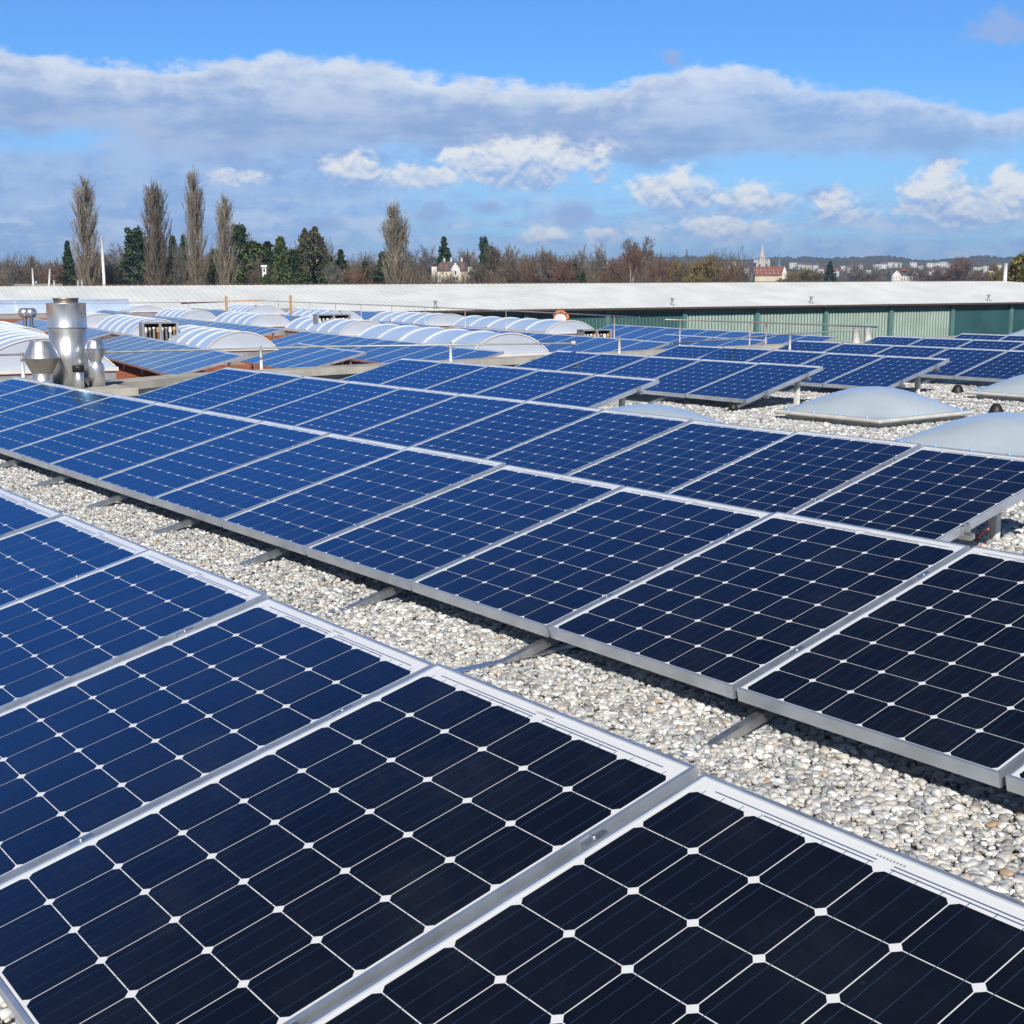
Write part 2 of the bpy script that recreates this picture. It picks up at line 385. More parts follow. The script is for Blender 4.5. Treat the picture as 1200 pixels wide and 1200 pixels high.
# ------------------------------------------------------------------ mesh helpers
class MB:
    """collects boxes, lathes, tubes and raw faces; build() links them as ONE mesh object"""
    def __init__(s):
        s.v = []; s.f = []; s.mi = []; s.mats = []; s.smooth = []

    def slot(s, m):
        if m not in s.mats:
            s.mats.append(m)
        return s.mats.index(m)

    def face(s, pts, m, smooth=False):
        n = len(s.v); s.v += [tuple(p) for p in pts]; s.f.append(list(range(n, n + len(pts)))); s.mi.append(s.slot(m)); s.smooth.append(smooth)

    def box(s, x0, x1, y0, y1, z0, z1, m, T=None):
        P = [(x0, y0, z0), (x1, y0, z0), (x1, y1, z0), (x0, y1, z0), (x0, y0, z1), (x1, y0, z1), (x1, y1, z1), (x0, y1, z1)]
        if T is not None:
            P = [T(p) for p in P]
        n = len(s.v); s.v += P
        for q in ((0, 3, 2, 1), (4, 5, 6, 7), (0, 1, 5, 4), (1, 2, 6, 5), (2, 3, 7, 6), (3, 0, 4, 7)):
            s.f.append([n + k for k in q]); s.mi.append(s.slot(m)); s.smooth.append(False)

    def lathe(s, prof, m, n=32, c=(0, 0), smooth=True, cap=True):
        k0 = len(s.v)
        for r_, z in prof:
            for i in range(n):
                a = 2 * math.pi * i / n
                s.v.append((c[0] + r_ * math.cos(a), c[1] + r_ * math.sin(a), z))
        mi = s.slot(m)
        for j in range(len(prof) - 1):
            for i in range(n):
                i2 = (i + 1) % n
                s.f.append([k0 + j * n + i, k0 + j * n + i2, k0 + (j + 1) * n + i2, k0 + (j + 1) * n + i]); s.mi.append(mi); s.smooth.append(smooth)
        if cap:
            s.f.append([k0 + i for i in range(n)][::-1]); s.mi.append(mi); s.smooth.append(False)
            s.f.append([k0 + (len(prof) - 1) * n + i for i in range(n)]); s.mi.append(mi); s.smooth.append(False)

    def tube(s, pts, r_, m, n=8):
        pts = [Vector(p) for p in pts]; k0 = len(s.v); mi = s.slot(m)
        for i, p in enumerate(pts):
            d = (pts[min(i + 1, len(pts) - 1)] - pts[max(i - 1, 0)]).normalized()
            a = d.cross(Vector((0, 0, 1)))
            if a.length < 1e-4:
                a = Vector((1, 0, 0))
            a.normalize(); b = d.cross(a)
            rr = r_[i] if isinstance(r_, (list, tuple)) else r_
            for k in range(n):
                w = 2 * math.pi * k / n
                s.v.append(tuple(p + a * rr * math.cos(w) + b * rr * math.sin(w)))
        for j in range(len(pts) - 1):
            for k in range(n):
                k2 = (k + 1) % n
                s.f.append([k0 + j * n + k, k0 + j * n + k2, k0 + (j + 1) * n + k2, k0 + (j + 1) * n + k]); s.mi.append(mi); s.smooth.append(True)
        s.f.append([k0 + k for k in range(n)]); s.mi.append(mi); s.smooth.append(False)
        e = k0 + (len(pts) - 1) * n
        s.f.append([e + k for k in range(n)][::-1]); s.mi.append(mi); s.smooth.append(False)

    def mesh(s, name):
        me = bpy.data.meshes.new(name); me.from_pydata(s.v, [], s.f)
        for m in s.mats:
            me.materials.append(m)
        me.polygons.foreach_set('material_index', s.mi)
        me.polygons.foreach_set('use_smooth', s.smooth)
        me.update()
        return me

    def build(s, name, parent=None, loc=None, bevel=0.0):
        o = bpy.data.objects.new(name, s.mesh(name)); COL.objects.link(o)
        if parent is not None:
            o.parent = parent
        if loc is not None:
            o.location = loc
        if bevel:
            md = o.modifiers.new('bevel', 'BEVEL'); md.width = bevel; md.segments = 2; md.limit_method = 'ANGLE'; md.angle_limit = R(40)
        return o


def np_mesh(name, V, F, mats, smooth=False, mi=None):
    me = bpy.data.meshes.new(name)
    V = np.ascontiguousarray(V, dtype=np.float32); F = np.ascontiguousarray(F, dtype=np.int32); k = F.shape[1]
    me.vertices.add(len(V)); me.vertices.foreach_set('co', V.ravel())
    me.loops.add(F.size); me.loops.foreach_set('vertex_index', F.ravel())
    me.polygons.add(len(F)); me.polygons.foreach_set('loop_start', np.arange(len(F), dtype=np.int32) * k)
    me.polygons.foreach_set('use_smooth', np.full(len(F), smooth))
    for m in mats:
        me.materials.append(m)
    if mi is not None:
        me.polygons.foreach_set('material_index', np.asarray(mi, dtype=np.int32))
    me.update(calc_edges=True)
    return me


def tag(o, label=None, cat=None, group=None, kind=None):
    if label: o['label'] = label
    if cat: o['category'] = cat
    if group: o['group'] = group
    if kind: o['kind'] = kind
    return o


def empty(name, loc=(0, 0, 0), rot=(0, 0, 0)):
    o = bpy.data.objects.new(name, None); COL.objects.link(o); o.location = loc; o.rotation_euler = rot
    o.empty_display_size = 0.1
    return o


def link_mesh(name, me, parent=None):
    o = bpy.data.objects.new(name, me); COL.objects.link(o)
    if parent is not None:
        o.parent = parent
    return o


def copy_tree(o, parent=None):
    c = o.copy(); COL.objects.link(c); c.parent = parent
    for ch in list(o.children):
        copy_tree(ch, c)
    return c


ORD = ['first', 'second', 'third', 'fourth', 'fifth', 'sixth', 'seventh', 'eighth', 'ninth', 'tenth', 'eleventh', 'twelfth', 'thirteenth', 'fourteenth', 'fifteenth', 'sixteenth', 'seventeenth', 'eighteenth', 'nineteenth', 'twentieth']


def nth(i):
    return ORD[i] if i < 20 else ('%dth' % (i + 1) if (i + 1) % 10 not in (1, 2, 3) else '%d%s' % (i + 1, {1: 'st', 2: 'nd', 3: 'rd'}[(i + 1) % 10]))


# frame of the older roof, which is turned by 10.5 degrees
TH = R(10.5)


def B2W(bx, by, z):
    return Vector((bx * math.cos(TH) + by * math.sin(TH), -bx * math.sin(TH) + by * math.cos(TH), z))


def ray(px, py):
    d = np.array([(px - 600) / F_PX, (py - 600) / F_PX, 1.0]) @ CAMR
    return d


def on_z(px, py, Z):                       # where the sight line through a photo point meets the height Z
    d = ray(px, py); k = (Z - H) / d[2]
    return Vector((d[0] * k, d[1] * k, Z))


def at_depth(px, D):                       # ground position D metres out along the view at a photo column
    d = np.array([(px - 600) / F_PX, 0, 0]) @ CAMR + np.array([_f[0], _f[1], 0]) / math.hypot(_f[0], _f[1])
    return d[0] * D, d[1] * D


def z_at(py, D, px=600):                   # height that shows at photo row py at that distance
    return H + (329.3 - (px - 600) * 0.00407 * 0 - py) * D / F_PX


GROUND = -5.5

# ------------------------------------------------------------------ large structure: ground, hills, roofs
g = MB(); g.face([(-5150, -5150, GROUND), (5150, -5150, GROUND), (5150, 5150, GROUND), (-5150, 5150, GROUND)], MT['grass'])
tag(g.build('ground'), kind='structure')


def hill_mat(name, a, b_):
    m, t, b = new_mat(name)
    co = t.N.new('ShaderNodeTexCoord').outputs['Object']
    f = t.noise(co, 0.02, 6, 0.7); h = t.noise(co, 0.003, 4, 0.6)
    c = t.mix(t.smooth(f, 0.35, 0.65), a, b_)
    c = t.mix(t.smooth(h, 0.52, 0.66), c, (0.115, 0.11, 0.06))
    t.put(b, 'Base Color', c); b.inputs['Roughness'].default_value = 0.95; b.inputs['Specular IOR Level'].default_value = 0.1
    return m


def hill(name, pts, D0, D1, D2, m, seed, rough):
    """wooded ridge: pts give the skyline in the photo; rises from D0 to D1, falls again to D2"""
    rng = np.random.RandomState(seed)
    xs = np.arange(pts[0][0], pts[-1][0] + 1, 3.0)
    ys = np.interp(xs, [p[0] for p in pts], [p[1] for p in pts])
    ts = np.concatenate([np.linspace(0, 1, 34), np.linspace(1, 2, 10)[1:]])
    lump = np.zeros(len(xs))
    for k in range(7):
        lump += np.sin(xs / (5 + 9 * k) + rng.rand() * 9) * (0.22 + 0.05 * k)
    V = []
    for tt in ts:
        if tt <= 1:
            D = D0 + (D1 - D0) * tt; s = tt ** 1.15
        else:
            D = D1 + (D2 - D1) * (tt - 1); s = 1 - 0.7 * (tt - 1)
        jit = rng.rand(len(xs)) * rough * min(1.0, 0.15 + 0.85 * max(0.0, tt - 0.45) / 0.4)
        for i, px in enumerate(xs):
            X, Y = at_depth(px, D)
            top = H + (329.3 - ys[i] + lump[i] * 0.5) * D1 / F_PX
            V.append((X, Y, GROUND - 0.5 + (top - GROUND) * s + (jit[i] if 0.1 < tt else 0)))
    n = len(xs); F = []
    for j in range(len(ts) - 1):
        a = j * n + np.arange(n - 1); F.append(np.stack([a, a + 1, a + n + 1, a + n], 1))
    o = link_mesh(name, np_mesh(name, V, np.concatenate(F), [m], True)); tag(o, kind='structure')
    return o


MT['hill'] = hill_mat('wooded_hillside', (0.060, 0.050, 0.042), (0.095, 0.082, 0.066))
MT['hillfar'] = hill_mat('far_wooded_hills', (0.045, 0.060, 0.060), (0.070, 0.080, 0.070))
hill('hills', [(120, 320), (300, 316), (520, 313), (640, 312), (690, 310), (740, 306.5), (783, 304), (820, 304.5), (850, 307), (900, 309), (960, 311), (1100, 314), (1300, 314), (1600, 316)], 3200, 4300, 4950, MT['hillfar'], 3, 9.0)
NEAR_RIDGE = [(700, 326), (800, 318), (850, 311), (880, 307.5), (905, 305.5), (940, 305.5), (960, 307), (985, 307), (1012, 305), (1040, 305.5), (1060, 308), (1078, 310.5), (1095, 308), (1120, 306.5), (1146, 303.5), (1160, 306), (1180, 305), (1200, 302), (1260, 300), (1400, 298), (1600, 304)]
hill('hills', NEAR_RIDGE, 950, 3000, 3600, MT['hill'], 8, 6.0)


def hill_z(px, D):
    y = np.interp(px, [p[0] for p in NEAR_RIDGE], [p[1] for p in NEAR_RIDGE])
    s = max(0.0, (D - 950) / 2050.0) ** 1.15
    top = H + (329.3 - y) * 3000 / F_PX
    return GROUND - 0.5 + (top - GROUND) * s


# our own gravel roof
rf = MB()
rf.face([(-16.4, -6, -0.012), (7, -6, -0.012), (7, 25.5, -0.012), (-16.4, 25.5, -0.012)], MT['gravel_bed'])
tag(rf.build('roof_deck'), kind='structure')
rw = MB()
rw.box(-16.4, 7, -6, 25.5, GROUND, -0.02, MT['slate'])
tag(rw.build('roof_building'), 'low flat roofed building under the gravel and the solar panels', 'building')


# loose gravel: real stones where the photo shows them
def icosphere(sub):
    p = (1 + 5 ** 0.5) / 2
    V = [(-1, p, 0), (1, p, 0), (-1, -p, 0), (1, -p, 0), (0, -1, p), (0, 1, p), (0, -1, -p), (0, 1, -p), (p, 0, -1), (p, 0, 1), (-p, 0, -1), (-p, 0, 1)]
    F = [(0, 11, 5), (0, 5, 1), (0, 1, 7), (0, 7, 10), (0, 10, 11), (1, 5, 9), (5, 11, 4), (11, 10, 2), (10, 7, 6), (7, 1, 8), (3, 9, 4), (3, 4, 2), (3, 2, 6), (3, 6, 8), (3, 8, 9), (4, 9, 5), (2, 4, 11), (6, 2, 10), (8, 6, 7), (9, 8, 1)]
    V = [np.array(v) / np.linalg.norm(v) for v in V]
    for _ in range(sub):
        c = {}; F2 = []

        def mid(a, b):
            k = (min(a, b), max(a, b))
            if k not in c:
                m = V[a] + V[b]; V.append(m / np.linalg.norm(m)); c[k] = len(V) - 1
            return c[k]
        for a, b, d in F:
            ab, bd, da = mid(a, b), mid(b, d), mid(d, a)
            F2 += [(a, ab, da), (b, bd, ab), (d, da, bd), (ab, bd, da)]
        F = F2
    return np.array(V), np.array(F)


def stones(rng, n, x0, x1, y0, y1, sub, rmin, rmax, zt):
    V0, F0 = icosphere(sub)
    c = np.stack([rng.uniform(x0, x1, n), rng.uniform(y0, y1, n), rng.uniform(-0.004, zt, n)], 1)
    rad = rmin + (rmax - rmin) * rng.rand(n) ** 1.7
    A = rng.normal(size=(n, 3, 3)); Q = np.linalg.qr(A)[0]
    sc = np.stack([rng.uniform(0.95, 1.45, n), rng.uniform(0.75, 1.05, n), rng.uniform(0.5, 0.8, n)], 1) * rad[:, None]
    lump = 1 + 0.16 * rng.normal(size=(n, len(V0)))if sub == 0 else 1 + 0.13 * rng.normal(size=(n, len(V0)))
    P = np.sign(V0)[None] * np.abs(V0)[None] ** 0.80 * lump[..., None] * sc[:, None, :]
    # lie flat-ish: yaw freely, tilt a little
    yaw = rng.uniform(0, 6.283, n); ti = rng.normal(0, 0.35, n); ta = rng.uniform(0, 6.283, n)
    ca, sa = np.cos(yaw), np.sin(yaw)
    Rz = np.zeros((n, 3, 3)); Rz[:, 0, 0] = ca; Rz[:, 0, 1] = -sa; Rz[:, 1, 0] = sa; Rz[:, 1, 1] = ca; Rz[:, 2, 2] = 1
    ct, st = np.cos(ti), np.sin(ti)
    Rx = np.zeros((n, 3, 3)); Rx[:, 0, 0] = 1; Rx[:, 1, 1] = ct; Rx[:, 1, 2] = -st; Rx[:, 2, 1] = st; Rx[:, 2, 2] = ct
    P = np.einsum('nij,nkj->nki', np.einsum('nij,njk->nik', Rz, Rx), P) + c[:, None, :]
    F = F0[None] + (np.arange(n) * len(V0))[:, None, None]
    return P.reshape(-1, 3), F.reshape(-1, 3)


def gravel():
    rng = np.random.RandomState(5)
    parts = []
    # x0, x1, y0, y1, per m2, subdivision, radii
    for a in [(-5.2, -0.9, 1.80, 3.62, 5400, 1, 0.0050, 0.0170), (-14.2, -5.2, 1.9, 3.75, 3900, 0, 0.0058, 0.0182), (-3.4, -1.4, 0.1, 0.95, 4800, 1, 0.0050, 0.0170),
              (-6.6, -2.6, 6.3, 9.3, 1150, 0, 0.013, 0.030), (-12.2, -6.6, 8.4, 13.2, 1000, 0, 0.014, 0.031), (-6.6, -4.0, 9.3, 12.0, 900, 0, 0.014, 0.031), (-12.2, -6.2, 13.2, 16.6, 750, 0, 0.016, 0.034), (-15.0, -13.4, 3.3, 4.2, 700, 0, 0.014, 0.03), (-7.0, -3.4, -0.6, 0.72, 1900, 0, 0.007, 0.019), (-3.4, -0.6, -0.8, 0.1, 1900, 0, 0.007, 0.019), (-2.6, 0.8, 4.7, 8.6, 900, 0, 0.010, 0.024)]:
        n = int((a[1] - a[0]) * (a[3] - a[2]) * a[4])
        parts.append(stones(rng, n, a[0], a[1], a[2], a[3], a[5], a[6], a[7], 0.016))
    V = []; F = []; k = 0
    for v, f in parts:
        V.append(v); F.append(f + k); k += len(v)
    o = link_mesh('gravel', np_mesh('gravel', np.concatenate(V), np.concatenate(F), [MT['stone']], True))
    tag(o, 'pale mixed river gravel spread over the flat roof between the panel rows', 'gravel', kind='stuff')


gravel()

# the older roof to the left: lower, red granules, turned 10.5 degrees
ob = MB()
def Tb(p): return tuple(B2W(*p))
ob.box(-79.5, -17.0, -46, 24.6, GROUND, -0.42, MT['slate'], Tb)
old = ob.build('factory_building')
o2 = MB(); o2.box(-79.4, -17.1, -45.9, 24.5, -0.418, -0.38, MT['red'], Tb); o2.build('roof', old)
o3 = MB(); o3.box(-79.5, -79.2, -46, 24.6, -0.378, -0.10, MT['flash'], Tb); o3.build('parapet', old)
tag(old, 'broad low factory building whose red granule roof carries the arched skylights', 'building')


# the parapet between the two roofs
pw = MB()
line = [(-15.85, 5.80), (-16.55, 7.2), (-16.75, 9.6), (-16.95, 13.0), (-17.1, 17.0), (-17.1, 25.3)]
for (xa, ya), (xb, yb) in zip(line[:-1], line[1:]):
    d = Vector((xb - xa, yb - ya, 0)).normalized(); n = Vector((-d.y, d.x, 0))
    for q0, q1, z0, z1, m in ((0.03, 0.30, -0.4, 0.20, MT['slate']), (-0.05, 0.40, 0.203, 0.30, MT['concrete'])):
        P = []
        for z in (z0, z1):
            for (x_, y_), w_ in (((xa, ya), q0), ((xb, yb), q0), ((xb, yb), q1), ((xa, ya), q1)):
                P.append((x_ + n.x * w_, y_ + n.y * w_, z))
        k = len(pw.v); pw.v += P
        for q_ in ((0, 3, 2, 1), (4, 5, 6, 7), (0, 1, 5, 4), (1, 2, 6, 5), (2, 3, 7, 6), (3, 0, 4, 7)):
            pw.f.append([k + e for e in q_]); pw.mi.append(pw.slot(m)); pw.smooth.append(False)
tag(pw.build('parapet_wall'), 'grey parapet wall with a concrete coping running behind the panel rows', 'wall')

pl = MB()
pl.box(-17.6, -15.12, 3.2, 5.72, -0.4, 0.20, MT['slate'])
for k in range(8):                        # upright joints of the slates
    pl.box(-15.118, -15.110, 3.4 + k * 0.31, 3.41 + k * 0.31, -0.3, 0.19, MT['shadowbox'])
plo = pl.build('chimney_plinth')
tag(plo, 'grey slate clad plinth carrying the stainless steel flues', 'plinth')
ps = MB(); ps.box(-17.7, -14.98, 3.1, 5.80, 0.203, 0.30, MT['concrete']); ps.build('cover_slab', plo, bevel=0.012)


# ------------------------------------------------------------------ solar panels
TILT = R(13.99)
PW, CELL, PITCHX = 0.994, 0.1585, 1.0144
V0, V1 = -0.017, 1.325                    # lower and upper edge, measured from the lowest cells
DEEP = 0.046


def panel_meshes():
    fr = MB(); a = MT['alu']; lip = 0.010
    fr.box(0, lip, V0, V1, -DEEP, 0.002, a)
    fr.box(PW - lip, PW, V0, V1, -DEEP, 0.002, a)
    fr.box(lip, PW - lip, V0, V0 + lip, -DEEP, 0.002, a)
    fr.box(lip, PW - lip, V1 - lip, V1, -DEEP, 0.002, a)
    fr.box(lip + 0.02, PW - lip - 0.02, V0 + lip, V0 + lip + 0.018, -DEEP, -DEEP + 0.003, a)
    la = MB()
    la.box(lip, PW - lip, V0 + lip, V1 - lip, -0.008, -0.0032, MT['backsheet'])
    c = 0.0124; gp = 0.00125
    x00 = (PW - 6 * CELL) / 2
    for i in range(6):
        for j in range(8):
            x0, x1 = x00 + i * CELL + gp, x00 + (i + 1) * CELL - gp
            y0, y1 = j * CELL + gp, (j + 1) * CELL - gp
            z = -0.0026
            la.face([(x0 + c, y0, z), (x1 - c, y0, z), (x1, y0 + c, z), (x1, y1 - c, z), (x1 - c, y1, z), (x0 + c, y1, z), (x0, y1 - c, z), (x0, y0 + c, z)], MT['cell'])
        for b in (1, 3, 5):
            xb = x00 + i * CELL + CELL * b / 6
            la.face([(xb - 0.0008, 0.003, -0.0021), (xb + 0.0008, 0.003, -0.0021), (xb + 0.0008, 8 * CELL + 0.012, -0.0021), (xb - 0.0008, 8 * CELL + 0.012, -0.0021)], MT['busbar'])
    T = 8 * CELL
    for xa, xb, yy in ((x00 + 0.045, 0.478, T + 0.020), (0.516, PW - x00 - 0.045, T + 0.020), (x00 + CELL + 0.03, 0.478, T + 0.010), (0.516, PW - x00 - CELL - 0.03, T + 0.010)):
        la.face([(xa, yy - 0.0016, -0.0024), (xb, yy - 0.0016, -0.0024), (xb, yy + 0.0016, -0.0024), (xa, yy + 0.0016, -0.0024)], MT['ribbon'])
    for k in range(9):                    # the maker's mark, too small to read
        xa = 0.468 + k * 0.0075
        la.face([(xa, T + 0.029, -0.0024), (xa + 0.0045, T + 0.029, -0.0024), (xa + 0.0045, T + 0.0345, -0.0024), (xa, T + 0.0345, -0.0024)], MT['printed'])
    return fr.mesh('frame'), la.mesh('laminate')


FR, LA = panel_meshes()
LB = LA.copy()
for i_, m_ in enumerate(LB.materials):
    if m_ == MT['cell']: LB.materials[i_] = MT['palecell']
proto = empty('solar_panel')
link_mesh('frame', FR, proto); link_mesh('laminate', LA, proto)
_first = [True]
rngp = random.Random(4)


def panel(loc, rot, label, group):
    if _first[0]:
        o = proto; _first[0] = False
    else:
        o = copy_tree(proto)
    o.location = Vector(loc) + Vector((0, rngp.gauss(0, 0.0018), rngp.gauss(0, 0.0010)))
    o.rotation_euler = (rot[0] + R(rngp.gauss(0, 0.13)), R(rngp.gauss(0, 0.09)), rot[2] + R(rngp.gauss(0, 0.04)))
    tag(o, label, 'solar panel', group)
    return o


clamp_mesh = None


def clampm():
    m = MB(); m.box(-0.0095, 0.0095, -0.03, 0.03, -DEEP, 0.0035, MT['rail']); m.lathe([(0.006, 0.0035), (0.006, 0.007)], MT['bright'], 8)
    return m.mesh('clamp')


def row(xr, yb, zb, lo, hi, name, group, rails, first_right=True):
    """one row of panels: xr = left edge of panel 0, (yb, zb) = foot of the lowest cells, panels lo..hi"""
    n = hi - lo + 1
    for k in range(lo, hi + 1):
        i = hi - k
        lab = ('dark blue framed solar panel at the right end of %s' % name) if i == 0 else \
              ('dark blue framed solar panel at the left end of %s' % name) if i == n - 1 else \
              'dark blue solar panel, %s from the right in %s' % (nth(i), name)
        panel((xr + k * PITCHX, yb, zb), (TILT, 0, 0), lab, group)
    X0, X1 = xr + lo * PITCHX, xr + hi * PITCHX + PW
    ct, st = math.cos(TILT), math.sin(TILT)

    def at(v, w):
        return (yb + v * ct - w * st, zb + v * st + w * ct)
    # two long cross rails with the clamps
    global clamp_mesh
    if clamp_mesh is None:
        clamp_mesh = clampm()
    for v, which in ((0.30, 'lower'), (1.02, 'upper')):
        yy, zz = at(v, 0)
        rt = empty('mounting_rail', (X0, yy, zz), (TILT, 0, 0))
        m = MB(); m.box(-0.05, X1 - X0 + 0.05, -0.02, 0.02, -DEEP - 0.030, -DEEP - 0.001, MT['rail']); m.build('rail', rt)
        for k in range(lo, hi + 2):
            cx = xr + k * PITCHX - 0.0102 - X0
            c_ = link_mesh('clamp', clamp_mesh, rt); c_.location = (min(max(cx, -0.0102), X1 - X0 + 0.0102), 0, 0)
        tag(rt, '%s aluminium cross rail clamping the underside of %s' % (which, name), 'rail', 'cross rails under the panels')
    # slanting beams on the gravel, with a flat strip and a rear post
    for q, (xb, foot) in enumerate(rails):
        y0, y1 = yb - 0.20, yb + 1.22 * ct
        st_ = empty('support_frame', (xb, yb, 0))
        m = MB()
        def Tr(p):
            v, w = p[1], p[2]
            a_, b_ = at(v, w)
            return (p[0], a_ - yb, b_)
        m.box(-0.016, 0.016, -0.23, 1.16, -DEEP - 0.031 - 0.034, -DEEP - 0.0315, MT['rail'], Tr); m.build('beam', st_)
        zs_ = 0.021 if abs(xb + 4.12) < 0.12 else 0.009
        m = MB(); m.box(-0.022, 0.022, -0.62 - 0.25, 1.06, zs_, zs_ + 0.004, MT['rail'])
        m.build('ground_strip', st_)
        pz = at(1.05, -DEEP - 0.031 - 0.042)[1]
        m = MB(); m.box(-0.027, 0.027, 1.00, 1.045, 0.025, pz - 0.004 + 0.012, MT['post']); m.build('post', st_)
        if foot:
            m = MB(); m.lathe([(0.055, 0.0), (0.055, 0.05), (0.045, 0.085), (0.02, 0.10)], MT['black'], 16, (0.04, -0.10)); m.build('rubber_foot', st_)
        w_ = nth(len(rails) - 1 - q)
        tag(st_, '%s slanting aluminium support from the right under %s' % (w_, name), 'support frame', 'slanting supports under the panels')


ROWS = [  # name, x of panel 0, y, lo, hi, group
    ('the nearest panel row', -2.9465, 0.6596, -6, 1),
    ('the second panel row', -3.0240, 3.2045, -12, 2),
    ('the third panel row', -5.1370, 5.7541, -10, 0),
]
DZ = (-1.3518 + H, -1.3475 + H, -1.3482 + H)
for (nm, x0, y0, lo, hi), z0 in zip(ROWS, DZ):
    rails = []
    if 'third' in nm:
        xs = [-4.44 - 1.17 * k for k in range(10)][::-1]
    else:
        xs = [-2.95 - 1.1675 * k for k in range(-2, 11)][::-1]
    for xx in xs:
        if x0 + lo * PITCHX + 0.1 < xx < x0 + hi * PITCHX + 0.95:
            rails.append((xx, False))
    row(x0, y0, z0, lo, hi, nm, 'panels of ' + nm, rails)
# farther rows: right ends and the y of their feet
TOPV = V1 * math.cos(TILT)
for nm, xr_, ytop, n in (('the fourth panel row', -10.45, 9.72, 5), ('the fifth panel row', -10.68, 12.60, 5), ('the sixth panel row', -10.71, 15.12, 5),
                         ('the seventh panel row', -10.46, 17.62, 5), ('the eighth panel row', -7.8, 20.28, 8), ('the last panel row', -7.5, 22.40, 8)):
    x0 = xr_ - PW
    row(x0, ytop - TOPV, 0.152, -(n - 1), 0, nm, 'panels of ' + nm, [(xr_ - (0.16 if k == 0 and 'fifth' in nm else 0.28) - 1.17 * k, k == 0 and 'fifth' in nm) for k in range(int(n * 1.0144 / 1.17))][::-1])

# fields on the older roof: right end bx, top by, number of panels
FIELDS = [('the near red roof field', -23.9, 6.4, 11, -1.30), ('the field beside the chimneys', -37.2, 6.4, 5, -1.30), ('the field left of the tall chimney', -44.5, 6.3, 9, -1.30),
          ('the short field behind the near field', -23.75, 8.65, 4, -1.30), ('the field before the wide skylight', -22.6, 10.95, 12, -1.30),
          ('the field behind the nearest arch', -36.9, 11.0, 7, -1.30), ('the field behind the cabinets', -44.3, 11.0, 10, -1.30), ('the distant left field', -60.0, 11.2, 7, -1.30),
          ('the field right of the wide skylight', -24.2, 15.65, 11, -1.30), ('the field left of the wide skylight', -36.6, 15.65, 5, -1.30), ('the field behind the second arch', -48.4, 15.6, 9, -1.30), ('the distant middle field', -59.0, 15.7, 9, -1.30),
          ('the field by the second handrail', -23.9, 17.95, 4, -1.30), ('the field under the green wall', -24.7, 20.5, 10, -1.30), ('the field behind the long skylight', -42.6, 20.6, 5, -1.30), ('the farthest field by the white roof', -53.3, 20.5, 5, -1.30)]
for nm, bx1, byt, n, zt in FIELDS:
    ct, st = math.cos(R(14.2)), math.sin(R(14.2))
    byb = byt - V1 * ct; zb = zt + H - V1 * st
    for k in range(n):
        lab = 'blue solar panel at the right end of %s' % nm if k == 0 else 'blue panel, %s from the right in %s' % (nth(k), nm)
        po = panel(B2W(bx1 - PW - k * PITCHX, byb, zb), (R(14.2), 0, -TH), lab, 'panels of ' + nm)
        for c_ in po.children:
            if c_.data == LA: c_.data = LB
    for v, wh in ((0.25, 'front'), (1.05, 'rear')):
        m = MB(); L_ = n * PITCHX
        zz = zb + v * st - DEEP * ct
        m.box(bx1 - L_ + 0.02, bx1 + 0.03, byb + v * ct - 0.02, byb + v * ct + 0.02, zz - 0.035, zz - 0.006, MT['rail'], Tb)
        for k in range(int(L_ / 2) + 1):
            xx = bx1 - 0.10 - k * 2.0
            m.box(xx - 0.02, xx + 0.02, byb + v * ct - 0.018, byb + v * ct + 0.018, -0.38, zz - 0.034, MT['rail'], Tb)
        tag(m.build('rail_support'), '%s rail on short legs holding up %s' % (wh, nm), 'rail', 'rails under the fields on the red roof')


